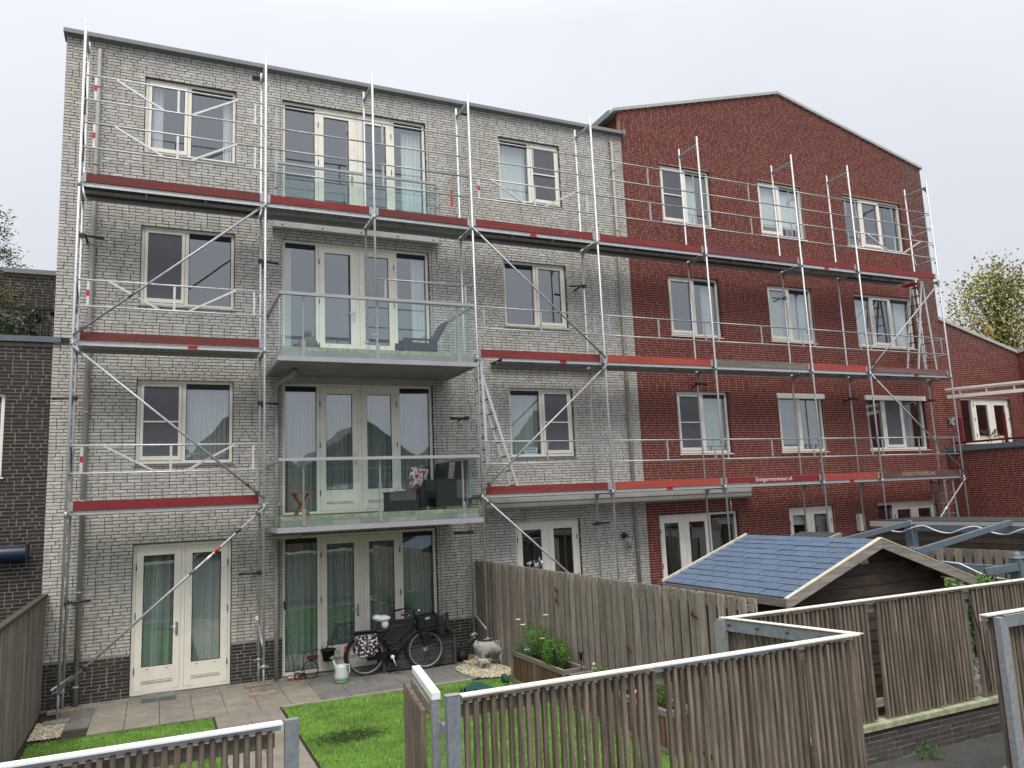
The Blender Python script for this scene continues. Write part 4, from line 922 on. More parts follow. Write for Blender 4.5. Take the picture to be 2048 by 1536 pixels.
# ================================================================== FENCES
def slat_mesh(w, d, h, m='wood_slat'):
    # upright batten with rounded top corners
    c = .012; prof = [(-w/2+.006, -d/2), (w/2-.006, -d/2), (w/2, -d/2+.006), (w/2, d/2), (-w/2, d/2), (-w/2, -d/2+.006)]
    n = len(prof); vs = [(x, y, 0) for x, y in prof]+[(x, y, h-c) for x, y in prof]+[(x*.7, y*.8, h) for x, y in prof]
    fs = [(i, (i+1) % n, n+(i+1) % n, n+i) for i in range(n)]+[(n+i, n+(i+1) % n, 2*n+(i+1) % n, 2*n+i) for i in range(n)]+[tuple(range(2*n, 3*n))]
    return mesh_data('slat', vs, fs, m, fix=False)
FT = 1.558
SL = slat_mesh(.036, .042, 1.66); SLs = slat_mesh(.040, .045, 1.32); FG = -.15
def run_x(t, xa, xb, y, posts, cap_mat, sl=SL, z0=None, gaps=(), rail_y=None, back=.045):
    """slatted fence along x; slats hang on the camera side."""
    z0 = FT-.045-1.66 if z0 is None else z0
    for (a, b, m) in cap_mat: 
        MB().box(a, b, y-.055, y+.03, FT-.006, FT+.006).box(a, b, y+.03, y+.036, FT-.06, FT+.006).build('cap_strip', m, t)
    for z in (FT-.16, z0+.12): MB().box(xa+.02, xb-.02, y+back-.015, y+back+.02, z, z+.09).build('rail', 'wood_grey_x', t)
    x = xa+.05; n = 0
    while x < xb-.02:
        if not any(a < x < b for a, b in gaps):
            inst('slat', sl, t, (x+random.uniform(-.003, .003), y+random.uniform(-.004, .004), z0+random.uniform(-.006, .006)), (random.uniform(-.006, .006), random.gauss(0, .0022), random.uniform(-.12, .12)), (random.uniform(.92, 1.06), 1, 1)); n += 1
        x += .0700
    for (px, m, w) in posts: MB().box(px-w/2, px+w/2, y+back+.022, y+back+.075, -.26, FT-.02).build('steel_post', m, t)
f1 = thing('slat_fence', 'near grey slat fence with white metal edge, right of the open gate', 'fence', (8.2, -10.04, -.26), 'slat fences along the alley')
run_x(f1, 6.36, 10.22, -10.04, [(8.06, 'galv_dull', .075), (9.60, 'galv_dull', .075)], [(6.36, 8.02, 'cap_cream'), (8.03, 9.55, 'cap_white'), (9.56, 10.29, 'cap_cream')], gaps=[(8.04, 8.11), (9.57, 9.66)])
gp_ = MB().box(6.250, 6.350, -10.075, -10.01, -.26, FT+.01).build('gate_post', 'galv_dull', f1); MB().box(6.246, 6.354, -10.078, -10.007, FT+.011, FT+.015).build('post_cap', 'galv', gp_)
f2 = thing('slat_fence', 'grey slat fence in the lower left corner with a white metal edge', 'fence', (4.1, -10.04, -.26), 'slat fences along the alley')
run_x(f2, 2.55, 5.10, -10.02, [(3.4, 'galv_dull', .075)], [(2.5, 5.12, 'cap_white')])
MB().box(5.135, 5.225, -10.06, -10.01, -.26, FT+.015).build('steel_post', 'galv_dull', f2)
f3 = thing('slat_fence', 'rear slat fence standing on the low dark brick wall before the shed', 'fence', (12.9, -8.55, .16), 'slat fences along the alley')
run_x(f3, 10.02, 16.4, -8.55, [(12.17, 'galv_dull', .07), (13.98, 'galv_dull', .07), (10.6, 'galv_dull', .07), (15.7, 'galv_dull', .07)], [(9.98, 10.9, 'cap_cream'), (10.91, 16.4, 'cap_cream')], sl=SLs, z0=.19, gaps=[(12.13, 12.27), (13.91, 14.06)])
cb = MB()
pts = [(13.90, -8.60, 1.45), (13.95, -8.6, 1.25), (14.03, -8.6, 1.0), (14.05, -8.6, .8), (14.08, -8.6, .55), (14.13, -8.6, .30), (14.10, -8.6, .26)]
cb.tube(pts, .008, 6); cb = cb.build('black_cable', 'black_matt'); tag(cb, 'thin black cable hanging down the gap in the rear slat fence', 'cable')
f4 = thing('slat_fence', 'slat fence piece at the right picture edge with a thick angled steel post', 'fence', (12.9, -10.15, -.26), 'slat fences along the alley')
run_x(f4, 12.12, 16.5, -10.08, [], [(12.04, 16.5, 'cap_cream')])
MB().prism([(12.13, -.26), (12.24, -.26), (12.24, FT-.10), (12.19, FT-.02), (12.13, FT-.02)], 1, -10.20, -10.13).build('steel_post', 'galv', f4)
MB().box(12.25, 16.5, -10.175, -10.15, FT-.13, FT-.012).build('steel_beam', 'galv_dull', f4)
MB().box(12.02, 12.30, -10.28, -10.08, -.26, -.235).build('base_plate', 'galv', f4)
f5 = thing('slat_fence', 'short return of slat fence with a riveted steel beam joining front and rear fence', 'fence', (10.12, -9.3, -.26), 'slat fences along the alley')
MB().add([(9.96, -8.50, FT), (10.02, -8.50, FT), (10.36, -10.08, FT), (10.26, -10.08, FT), (9.96, -8.50, FT+.008), (10.02, -8.50, FT+.008), (10.36, -10.08, FT+.008), (10.26, -10.08, FT+.008)], [(0, 1, 2, 3), (7, 6, 5, 4), (0, 4, 5, 1), (1, 5, 6, 2), (2, 6, 7, 3), (3, 7, 4, 0)]).build('cap_strip', 'cap_cream', f5)
bm_ = MB().bar((10.0, -8.56, FT-.07), (10.27, -9.99, FT-.07), .03, .12).build('steel_beam', 'galv_dull', f5)
for t in (.05, .3, .55, .8): MB().tube([(9.975+.27*t, -8.56-1.43*t, FT-.06), (9.955+.27*t, -8.565-1.43*t, FT-.06)], .014, 8).build('rivet', 'rust' if t < .1 else 'steel_dark', bm_)
MB().prism([(-8.58, -.26), (-8.45, -.26), (-8.45, FT-.06), (-8.49, FT-.01), (-8.58, FT-.01)], 0, 9.93, 9.985).build('steel_post', 'galv', f5)
for k in range(20): inst('slat', SL, f5, (10.06+.27*(k/20), -8.62-k*.071, FT-.045-1.66), (0, 0, 1.57))
# gate
gt = thing('garden_gate', 'open slatted gate with a bright metal top tube and steel end stile', 'gate', (6.28, -9.4, -.2))
gx = lambda y: 6.24+(y+9.86)*.16
MB().bar((gx(-9.86), -9.86, FT-.025), (gx(-8.85), -8.85, FT-.025), .066, .05).build('top_tube', 'cap_white', gt)
MB().box(gx(-9.86)-.028, gx(-9.86)+.028, -9.857, -9.80, -.15, FT-.052).build('end_stile', 'galv', gt)
MB().box(6.262, 6.30, -10.008, -9.86, 1.28, 1.345).build('hinge', 'galv_dull', gt)
for z in (FT-.17, .2): MB().bar((gx(-9.78)-.035, -9.78, z+.04), (gx(-8.86)-.035, -8.86, z+.04), .026, .085).build('rail', 'wood_grey_y', gt)
for k in range(13): inst('slat', SL, gt, (gx(-9.78+k*.075)-.085, -9.76+k*.075, FT-.13-1.60), (0, 0, 1.45+random.uniform(-.06, .06)), (1, 1, .97))
# garden wall beneath the rear fence
gw = thing('low_garden_wall', 'low dark brick wall with a mossy concrete cap under the rear slat fence', 'wall', (13, -8.55, -.26))
cw = MB().box(10.4, 16.5, -8.611, -8.42, -.30, .105).build('core', 'mortar_plinth', gw)
Rgw = lay_bricks(10.4, 16.5, -.25, .105, [], .060, .208, .098, .014); brick_wall(cw, Rgw, -8.615, 'brick_garden', 150, jit=.003, prefer=lambda c: c[:, 0] > 11.6)
x = 10.4
while x < 16.4: MB().box(x, min(x+1.0, 16.5)-.006, -8.65, -8.40, .107, .165).build('cap_stone', 'moss_concrete', gw); x += 1.0

# board fence between the gardens
def board_fence(t, ya, yb, x, ztop, m='wood_grey_v', pitch=.185, bw=.132, zbot=-.2, step=0, lid=True):
    b1 = mesh_data('board', *(lambda q: (q.v, q.f))(MB().box(-.010, .010, -bw/2, bw/2, 0, ztop-zbot)), m, fix=False)
    for z in (zbot+.2, zbot+.95, ztop-.14): MB().box(x-.014, x+.014, min(ya, yb), max(ya, yb), z, z+.075).build('rail', 'wood_grey_y', t)
    n = int(abs(yb-ya)/pitch); s = 1 if yb > ya else -1
    for k in range(n):
        y = ya+s*(k+.5)*pitch
        inst('board', b1, t, (x-.026+random.uniform(-.002, .002), y, zbot+random.uniform(-.005, .006)), (random.uniform(-.002, .002), 0, random.uniform(-.03, .03)))
        inst('board', b1, t, (x+.045, y+pitch/2*s, zbot), (0, 0, 0))
    k = 0
    for y in np.arange(ya, yb+s*.1, s*1.85): MB().box(x-.036, x+.036, y-.035, y+.035, zbot, ztop-.01).build('post', 'wood_grey_v', t)
d1 = thing('board_fence', 'tall weathered board fence between the lawn and the neighbour with the shed', 'fence', (10.5, -4.3, G), 'board fences between the gardens')
board_fence(d1, -.06, -8.45, 10.5, 1.70)
d2 = thing('board_fence', 'board fence seen beyond the shed under the blue grey pergola', 'fence', (17.6, -5.5, G), 'board fences between the gardens')
board_fence(d2, -1.5, -8.4, 17.6, 1.70)
d3 = thing('slat_fence', 'grey upright slat fence along the left garden edge with a dark top rail', 'fence', (2.62, -4, G))
b1 = mesh_data('slat', *(lambda q: (q.v, q.f))(MB().box(-.016, .016, -.028, .028, 0, 1.84)), 'wood_grey_v', fix=False)
for k in range(112): inst('slat', b1, d3, (2.655, -.12-k*.086, G), (0, 0, random.uniform(-.04, .04)))
MB().box(2.60, 2.70, -9.9, -.03, 1.645, 1.70).build('top_rail', 'wood_shed', d3); MB().box(2.60, 2.638, -9.9, -.03, .1, .2).box(2.60, 2.638, -9.9, -.03, 1.4, 1.5).build('rail', 'wood_grey_y', d3)
MB().box(2.585, 2.598, -9.9, -.03, G, 1.64).build('back_board', 'wood_shed', d3)

# ================================================================== SHED
SH = thing('garden_shed', 'wooden garden shed with blue shingle roof and pale barge boards', 'shed', (12.9, -7, G))
ex, rx, wx = 11.22, 12.86, 14.55; ze, zr = 1.62, 2.20; yf, yb = -8.24, -5.72
yw = -7.98
zroof = lambda x: ze+(zr-ze)*(x-ex)/(rx-ex) if x < rx else zr-(zr-ze)*(x-rx)/(wx-rx)
MB().prism([(ex+.28, G), (wx-.28, G), (wx-.28, zroof(wx-.28)-.04), (rx, zr-.05), (ex+.28, zroof(ex+.28)-.04)], 1, yw+.02, yb+.25).build('body', 'wood_shed', SH)
z = G
while z < zr-.1:
    zt_ = min(z+.132, zr-.12); a = max(ex+.25, ex+(zt_+.05-ze)/(zr-ze)*(rx-ex)) if zt_ > ze-.05 else ex+.25; b_ = min(wx-.25, wx-(zt_+.05-ze)/(zr-ze)*(wx-rx)) if zt_ > ze-.05 else wx-.25
    if b_-a > .1: MB().prism([(yw-.005, z), (yw+.018, z), (yw+.018, zt_), (yw+.003, zt_)], 0, a, b_).build('plank', 'wood_shed', SH)
    z += .140
for k in range(12): MB().box(ex+.262, ex+.279, yw+.02, yb+.24, G+k*.14, G+k*.14+.134).build('plank', 'wood_shed', SH)
MB().box(ex+.22, ex+.30, yw-.04, yw-.006, G, 1.45).build('corner_post', 'wood_grey_v', SH)
sl_ = math.hypot(rx-ex, zr-ze); ang = math.atan2(zr-ze, rx-ex)
MB().prism([(ex+.02, ze), (rx, zr-.01), (wx-.02, ze), (wx-.02, ze-.03), (rx, zr-.05), (ex+.02, ze-.03)], 1, yf+.03, yb).build('roof_deck', 'dark_felt', SH)
rows = 10; rh = (sl_-.12)/rows; tw = .333
tm_ = {}
for r_ in range(rows):
    d0 = r_*rh; y = yb-(.0 if r_ % 2 else .16)-.0
    yy = yb; first = True
    while yy > yf+.05:
        L = tw*(.5 if (first and r_ % 2) else 1); first = False; y0 = max(yy-L, yf+.04)
        w = round(yy-y0-.012, 3)
        if w < .03: break
        key = w
        if key not in tm_:
            t0 = .013; tm_[key] = mesh_data('shingle', [(0, 0, t0), (0, w, t0), (rh*1.12, w, .004), (rh*1.12, 0, .004), (0, 0, 0), (0, w, 0), (rh*1.12, w, 0), (rh*1.12, 0, 0)], [(0, 3, 2, 1), (0, 1, 5, 4), (1, 2, 6, 5), (3, 0, 4, 7), (4, 5, 6, 7)], 'shingle', fix=True)
        inst('shingle', tm_[key], SH, (ex+d0*math.cos(ang), y0+.003, ze+.003+d0*math.sin(ang)+random.uniform(0, .004)), (random.uniform(-.006, .006), -ang+random.uniform(-.012, .02), random.uniform(-.006, .006)))
        yy = y0
for k in range(14):
    y0 = yb-(k+1)*.18; 
    if y0 < yf: break
    MB().prism([(rx-.13, zr-.028), (rx, zr+.022), (rx+.10, zr-.01), (rx, zr+.008)], 1, y0, y0+.178).build('ridge_shingle', 'shingle', SH)
MB().prism([(rx+.02, zr+.004), (wx-.02, ze+.01), (wx-.02, ze+.002), (rx+.02, zr-.006)], 1, yf+.03, yb).build('far_roof_side', 'shingle', SH)
for p, q, n_ in (((ex-.04, ze-.03), (rx, zr+.03), 1), ((wx+.04, ze-.05), (rx, zr+.03), 1)):
    MB().prism([(p[0], p[1]-.09), (q[0], q[1]-.12), (q[0], q[1]), (p[0], p[1]+.03)], 1, yf-.02, yf+.012).build('barge_board', 'wood_grey_x', SH)
    MB().prism([(p[0], p[1]+.032), (q[0], q[1]+.002), (q[0], q[1]+.018), (p[0], p[1]+.040)], 1, yf-.025, yf+.035).build('barge_cap', 'cap_wood', SH)
MB().prism([(ex-.02, ze), (rx, zr+.01), (rx, zr+.045), (ex-.02, ze+.035)], 1, yb-.01, yb+.03).build('barge_cap', 'cap_wood', SH)
MB().box(ex-.02, ex+.015, yf+.02, yb, ze-.10, ze-.005).build('fascia', 'wood_grey_y', SH)
for x in (12.0, 13.75): MB().box(x, x+.05, yf+.02, yw, zroof(x)-.14, zroof(x)-.08).build('purlin', 'wood_shed', SH)
vt = MB().box(rx-.13, rx+.01, yw-.02, yw-.006, 1.90, 2.02).build('vent_grille', 'balc_trim', SH)
for i in range(4):
    for j in range(4): MB().box(rx-.12+i*.032, rx-.10+i*.032, yw-.025, yw-.0205, 1.91+j*.027, 1.925+j*.027).build('vent_slot', 'white_lab' if (i+j) % 3 == 0 else 'bluegrey', vt)

# flat roofed store and privacy screen further back
fb = thing('flat_roof_store', 'small flat roofed dark store just behind the blue shingle roof', 'shed', (16, -3.8, G))
MB().prism([(15.2, -4.95), (17.05, -3.56), (17.05, -2.62), (15.2, -4.05)], 2, G, 1.84).build('body', 'wood_shed', fb)
MB().prism([(15.1, -5.05), (17.14, -3.64), (17.14, -2.5), (15.1, -4.03)], 2, 1.845, 1.96).build('roof_trim', 'wood_grey_x', fb); MB().prism([(15.18, -4.93), (17.06, -3.6), (17.06, -2.6), (15.18, -4.07)], 2, 1.962, 1.975).build('roof', 'dark_felt', fb)
ps = thing('wooden_screen_shed', 'low wooden shed of horizontal boards with a pale roof edge behind the pergola', 'shed', (21.5, -2.6, G))
MB().box(21.35, 23.2, -4.9, -.9, G, 1.80).build('body', 'wood_shed', ps)
for k in range(14): MB().box(21.32, 21.345, -4.88, -.95, G+.02+k*.14, G+.02+k*.14+.13).build('plank', 'wood_shed', ps)
MB().box(21.22, 23.3, -5.0, -.8, 1.84, 1.97).build('roof_trim', 'zinc_light', ps); MB().box(21.25, 23.2, -5.01, -.79, 1.975, 1.99).build('roof', 'dark_felt', ps)
MB().box(21.36, 21.46, -5.5, -5.02, 1.60, 1.97).box(21.36, 21.44, -5.1, -5.02, 1.0, 1.6).build('bracket_board', 'wood_grey_y', ps)

# ================================================================== PERGOLA
PG = thing('pergola', 'blue grey painted pergola frame with sloping beams over the neighbour garden', 'pergola', (17.6, -6, G))
def beam(p, q, w=.09, h=.13): return MB().bar(p, q, w, h).build('beam', 'bluegrey', PG)
def gpost(x, y, zt_):
    p = MB().box(x-.085, x+.085, y-.085, y+.085, G, zt_).build('post', 'bluegrey', PG)
    MB().lathe((x, y, zt_+.003), [(.105, 0), (.105, .02), (.055, .035), (.06, .06), (.04, .09), (.0, .10)], 12).build('post_cap', 'bluegrey', p)
P1 = (19.0, -3.78); P2 = (15.75, -8.1)
gpost(*P1, 2.03); gpost(*P2, 1.76)
beam((19.0, -3.9, 1.97), (19.0, -8.6, 1.97)); 
beam((15.0, -5.22, 1.90), (18.95, -3.80, 2.07), .07, .095); beam((15.6, -6.54, 1.80), (18.95, -5.98, 2.10), .07, .095)
beam((15.7, -7.0, 1.60), (15.7, -8.0, 1.60), .09, .11); beam((15.66, -8.15, 1.66), (15.3, -7.9, 1.60), .08, .1)
beam((18.6, -3.7, 1.50), (18.95, -3.72, 1.52), .08, .11); beam((15.8, -8.12, 1.72), (16.6, -8.3, 1.92), .08, .11)
lc = MB(); pts = []
for i in range(80):
    t = i/79; y = -3.3-4.8*t; a = t*2*math.pi*4.2
    pts.append((18.93-.07*abs(math.cos(a))-.03, y, 2.0-.14*(.5+.5*math.sin(a)) + .02))
lc.tube(pts, .014, 6); l2 = MB().tube([(15.6, -7.0, 1.68), (15.6, -7.3, 1.66), (15.6, -7.7, 1.50), (15.62, -8.05, 1.47)], .012, 6).build('light_hose', 'whiteplastic'); tag(l2, 'short loop of white light hose on the lower pergola beam at the right edge', 'light hose')
lc = lc.build('light_hose', 'whiteplastic'); tag(lc, 'white light hose wound loosely round the pergola beams', 'light hose')
# ================================================================== BICYCLE
def circ(cx, cz, r, y, n=40, a0=0, a1=2*math.pi): return [(cx+r*math.cos(a0+(a1-a0)*k/n), y, cz+r*math.sin(a0+(a1-a0)*k/n)) for k in range(n+(a1-a0 < 6.2))]
BK = thing('bicycle', 'black ladies bicycle with brown tyres and a floral pannier before the ground floor doors', 'bicycle', (8.53, -.70, G), rz=-.087)
BK.scale = (1.08, 1.08, 1.08)
WR = .335; xr, xf = -.53, .53
def wheel(x):
    w = MB().tube(circ(x, WR, WR-.018, 0), .020, 8, close=True).build('wheel', 'tyre', BK, local=True)
    MB().tube(circ(x, WR, WR-.045, 0), .011, 6, close=True).build('rim', 'galv', w, local=True)
    s = MB()
    for k in range(30):
        a = k*2*math.pi/30; s.tube([(x+.02*math.cos(a+1), (.03 if k % 2 else -.03), WR+.02*math.sin(a+1)), (x+(WR-.045)*math.cos(a), 0, WR+(WR-.045)*math.sin(a))], .0014, 3, cap=False)
    s.build('spokes', 'galv', w, local=True)['kind'] = 'stuff'
    MB().lathe((x, 0, WR), [(.0, -.05), (.035, -.05), (.035, .0), (.045, .0), (.045, .04), (0, .05)], 14, 1).build('hub', 'galv', w, local=True)
wheel(xr); wheel(xf)
fr = MB()
bb = (-.08, 0, .28); head_t = (.34, 0, .86); head_b = (.39, 0, .66); seat_t = (-.22, 0, .66)
fr.tube([bb, (-.17, 0, .52), seat_t], .017, 10).tube([bb, (.02, 0, .34), (.20, 0, .55), head_b], .024, 10).tube([(-.15, 0, .46), (.0, 0, .50), (.18, 0, .66), (.37, 0, .80)], .019, 10)
fr.tube([head_b, head_t], .022, 10)
for s in (-.05, .05): fr.tube([bb, (xr, s, WR)], .011, 8).tube([(-.18, 0, .56), (xr, s, WR)], .009, 8)
fr.build('frame', 'black', BK, local=True)
fk = MB().tube([head_b, (.44, 0, .60)], .016, 8)
for s in (-.05, .05): fk.tube([(.43, s, .64), (.47, s, .50), (xf, s, WR)], .011, 8)
fk.build('fork', 'black', BK, local=True)
for x, a0, a1 in ((xr, .35, 3.5), (xf, .6, 3.3)): 
    MB().tube(circ(x, WR, WR+.022, 0, 24, a0, a1), .024, 8).build('mudguard', 'black', BK, local=True)
MB().tube([head_t, (.335, 0, .98), (.33, 0, 1.02)], .014, 8).tube([(.16, -.29, 1.02), (.26, -.27, 1.04), (.34, -.10, 1.05), (.34, .10, 1.05), (.26, .27, 1.04), (.16, .29, 1.02)], .012, 8).build('handlebar', 'black', BK, local=True)
for s in (-1, 1): MB().tube([(.04, s*.30, 1.00), (.17, s*.29, 1.02)], .018, 8).build('grip', 'black_matt' if s > 0 else 'tyre', BK, local=True); MB().tube([(.22, s*.26, 1.0), (.15, s*.27, .96)], .006, 5).build('brake_lever', 'chrome', BK, local=True)
MB().ball((.40, -.10, 1.02), (.03, .03, .03)).build('bell', 'chrome', BK, local=True)
MB().tube([(-.22, 0, .66), (-.235, 0, .70)], .013, 8).build('seat_post', 'galv', BK, local=True)
sd_ = MB(); sd_.ball((-.25, 0, .73), (.15, .11, .05), 12, 8, .0); sd_.build('saddle', 'black_matt', BK, local=True)
cc = MB().box(-.52, -.02, -.045, -.03, .25, .37).lathe((-.08, -.045, .28), [(.0, 0), (.10, 0), (.10, .015), (0, .015)], 20, 1).build('chain_case', 'black', BK, local=True)
ck = MB().tube([(-.08, -.09, .28), (-.02, -.095, .12)], .012, 6).lathe((-.08, -.10, .28), [(0, 0), (.035, 0), (.035, .02), (0, .02)], 12, 1).build('crank', 'whiteplastic', BK, local=True)
MB().box(-.05, .05, -.19, -.105, .095, .12).build('pedal', 'black_matt', BK, local=True)
MB().tube([(-.12, -.03, .24), (-.14, -.12, .02)], .009, 6).tube([(-.10, .03, .24), (-.04, .14, .01)], .009, 6).build('kickstand', 'black', BK, local=True)
MB().box(-.82, -.34, -.07, .07, .735, .75).tube([(-.80, -.06, .735), (xr, -.06, WR)], .006, 5).tube([(-.80, .06, .735), (xr, .06, WR)], .006, 5).tube([(-.36, -.06, .735), (-.22, -.01, .70)], .006, 5).build('rear_carrier', 'black', BK, local=True)
MB().box(-.895, -.87, -.03, .03, .44, .52).build('rear_light', 'red_lab', BK, local=True)
fc = MB().box(.40, .76, -.16, .16, .66, .672).tube([(.58, -.12, .66), (xf+.02, -.06, WR)], .007, 5).tube([(.58, .12, .66), (xf+.02, .06, WR)], .007, 5).build('front_carrier', 'black', BK, local=True)
cr = thing('plastic_crate', 'black perforated plastic crate on the front carrier of the bicycle', 'crate', (0, 0, 0)); cr.location = (8.53+.62*math.cos(-.087), -.70+.62*math.sin(-.087), G+.735); cr.rotation_euler = (0, -.12, -.087)
def crate_side(p, q, zz=.26):
    b = MB(); P, Q = Vector(p), Vector(q)
    for h in (0.01, .075, .14, .205, .25): b.bar((P.x, P.y, h), (Q.x, Q.y, h), .012, .028 if h != .25 else .04)
    for k in range(7): c = P.lerp(Q, k/6); b.bar((c.x, c.y, 0), (c.x, c.y, zz), .012, .02)
    b.build('side', 'black_matt', cr, local=True)
crate_side((-.19, -.15, 0), (.19, -.15, 0)); crate_side((-.19, .15, 0), (.19, .15, 0)); crate_side((-.19, -.15, 0), (-.19, .15, 0)); crate_side((.19, -.15, 0), (.19, .15, 0))
MB().box(-.19, .19, -.15, .15, 0, .01).build('base', 'black_matt', cr, local=True); MB().box(-.05, .04, -.158, -.156, .20, .245).box(.19, .196, -.04, .03, .2, .25).build('label', 'balc_trim', cr, local=True)
# pannier
pn = thing('pannier_bag', 'double floral bicycle bag in black pink and white on the rear carrier', 'bag', (8.53-.56, -.70+.05, G), rz=-.087)
prof = [(-.22, .74), (.17, .76), (.19, .60), (.20, .45), (.10, .36), (-.08, .33), (-.22, .42), (-.25, .58)]
for s, nm in ((-1, 'bag'), (1, 'bag')):
    y0, y1 = (-.20, -.075) if s < 0 else (.075, .2)
    b = MB(); n = len(prof)
    c_ = [(x*.94, y0+.0, (z-.55)*.94+.55) for x, z in prof]; m_ = [(x, (y0*.6+y1*.4), z) for x, z in prof]; e_ = [(x, y1, z) for x, z in prof]
    if s > 0: c_, e_ = [(x, y1, z) for x, z in prof], [(x, y0, z) for x, z in prof]
    b.add(c_+m_+e_, [tuple(range(n))]+[(i, (i+1) % n, n+(i+1) % n, n+i) for i in range(n)]+[(n+i, n+(i+1) % n, 2*n+(i+1) % n, 2*n+i) for i in range(n)]+[tuple(range(3*n-1, 2*n-1, -1))])
    b.build(nm, 'floral', pn, local=True)
MB().box(-.22, .17, -.075, .075, .752, .775).build('top_flap', 'black_matt', pn, local=True)
MB().box(-.19, .17, -.212, -.2015, .52, .75).build('front_flap', 'floral', pn, local=True)
sc_ = MB(); sc_.ball((0, 0, 0), (.16, .12, .06), 18, 12, .10); sc_.ball((-.10, 0, .02), (.09, .10, .06), 12, 9, .12); sc_.ball((.04, -.03, -.09), (.07, .07, .11), 12, 8, .14); sc_ = sc_.build('saddle_cover', 'whiteplastic')
sc_.location = (8.265, -.675, G+.80); tag(sc_, 'crumpled white plastic bag pulled over the bicycle saddle', 'plastic bag')

# ================================================================== BENCH
BN = thing('storage_bench', 'dark grey slatted plastic storage bench with arm rests behind the bicycle', 'bench', (9.02, -.42, G), rz=-.05)
def bx(n, x0, x1, y0, y1, z0, z1, m='plastic_dark'): return MB().box(x0, x1, y0, y1, z0, z1).build(n, m, BN, local=True)
bx('chest', -.66, .66, -.235, .235, .02, .40, 'black_matt')
for k in range(4): bx('plank', -.65, .65, -.248, -.236, .03+k*.094, .03+k*.094+.086)
bx('seat', -.67, .67, -.27, .23, .405, .44)
for k in range(4): bx('back_plank', -.63, .63, .20, .23, .50+k*.092, .50+k*.092+.082)
for s in (-1, 1):
    bx('leg', s*.70-.03, s*.70+.03, -.27, -.21, 0, .60); bx('leg', s*.70-.03, s*.70+.03, .19, .25, 0, .93)
    MB().box(s*.70-.045, s*.70+.045, -.29, .24, .602, .632).build('armrest', 'plastic_dark', BN, local=True)
bx('top_rail', -.66, .66, .19, .24, .852, .885)

# ================================================================== SMALL THINGS ON THE PATIO
wc = thing('watering_can', 'translucent plastic watering can with a green base and rose', 'watering can', (7.44, -.93, G))
MB().lathe((0, 0, 0), [(.0, 0), (.125, 0), (.13, .045)], 18).build('base', 'greenplastic', wc, local=True)
MB().lathe((0, 0, 0), [(.128, .046), (.125, .12), (.10, .26), (.085, .32), (.0, .32)], 18).build('body', 'canplastic', wc, local=True)
MB().tube([(-.08, 0, .08), (-.10, 0, .28), (-.15, 0, .42)], [.03, .022, .016], 8).build('spout', 'canplastic', wc, local=True)
MB().tube([(-.15, 0, .42), (-.175, -.01, .46)], [.02, .045], 10).build('rose', 'greenplastic', wc, local=True)
MB().tube([(.08, 0, .30), (.14, 0, .30), (.15, 0, .18), (.115, 0, .10)], .014, 8).build('handle', 'canplastic', wc, local=True)

def blades(n, c, r, h, m, size=.06, width=.3, name='leaves', parent=None, up_=.6, flat=.0):
    """leaf shaped quads spread through an ellipsoid volume."""
    V = []; Fs = []; P0 = wloc(parent) if parent else Vector((0, 0, 0))
    for _ in range(n):
        while True:
            p = np.array([random.uniform(-1, 1) for _ in range(3)])
            d = np.linalg.norm(p)
            if d < 1 and random.random() < .35+.65*d: break
        q = Vector((c[0]+p[0]*r[0], c[1]+p[1]*r[1], c[2]+p[2]*r[2]))
        d = Vector((random.gauss(0, 1)+p[0], random.gauss(0, 1)+p[1], random.gauss(up_, .7)*(1-flat))).normalized()
        s = d.cross(Vector((random.gauss(0, 1), random.gauss(0, 1), random.gauss(0, 1)))).normalized()
        L = size*random.uniform(.6, 1.35); w = L*width; k = len(V); nrm = d.cross(s)*L*.12
        V += [q, q+d*L*.45+s*w*.5+nrm, q+d*L, q+d*L*.45-s*w*.5+nrm]; Fs.append((k, k+1, k+2, k+3))
    return mesh_obj(name, [tuple(v) for v in V], Fs, m, parent, fix=False)
hp = thing('hanging_pot', 'black plant pot with sparse trailing plant hung before the door frame', 'plant pot', (7.36, -.14, .06))
MB().lathe((0, 0, 0), [(0, 0), (.095, 0), (.13, .19), (.145, .19), (.145, .215), (.115, .215), (.1, .19), (0, .18)], 18).build('pot', 'black_matt', hp, local=True)
blades(26, (7.36, -.16, .34), (.14, .1, .10), 0, 'leaf_dark', .04, .5, 'leaves', hp)
MB().tube([(-.13, -.02, .2), (-.19, -.05, .05), (-.2, -.05, -.12), (-.22, -.06, -.25)], .004, 4).tube([(.12, 0, .2), (.2, -.05, .12), (.19, -.06, -.0)], .004, 4).tube([(.0, 0, .2), (-.01, 0, .36)], .012, 5).build('stem', 'leaf_dark', hp, local=True)
blades(22, (7.54, -.2, .2), (.05, .05, .14), 0, 'leaf_dark', .03, .6, 'leaves', hp)
wb = thing('ornamental_bicycle', 'small rusty iron wheel ornament with handlebar shaped planter', 'ornament', (7.0, -.28, G))
MB().tube([(.145*math.cos(a*math.pi/16), .02*math.sin(a*.4), .165+.16*math.sin(a*math.pi/16)) for a in range(32)], .011, 6, close=True).build('wheel', 'rust', wb, local=True)
MB().tube([(-.10, 0, .08), (-.13, 0, .30), (-.11, 0, .48), (-.20, 0, .50)], .009, 6).tube([(-.11, 0, .48), (-.02, .0, .50), (.04, 0, .44)], .007, 6).tube([(.02, 0, .48), (.10, .02, .52), (.16, 0, .50)], .007, 6).build('frame', 'rust', wb, local=True)
MB().lathe((.04, 0, .34), [(0, 0), (.09, .01), (.115, .06), (.10, .06), (0, .02)], 14).build('basket', 'rust', wb, local=True)
blades(40, (7.05, -.28, .28), (.1, .08, .06), 0, 'leaf_dark', .035, .4, 'leaves', wb)
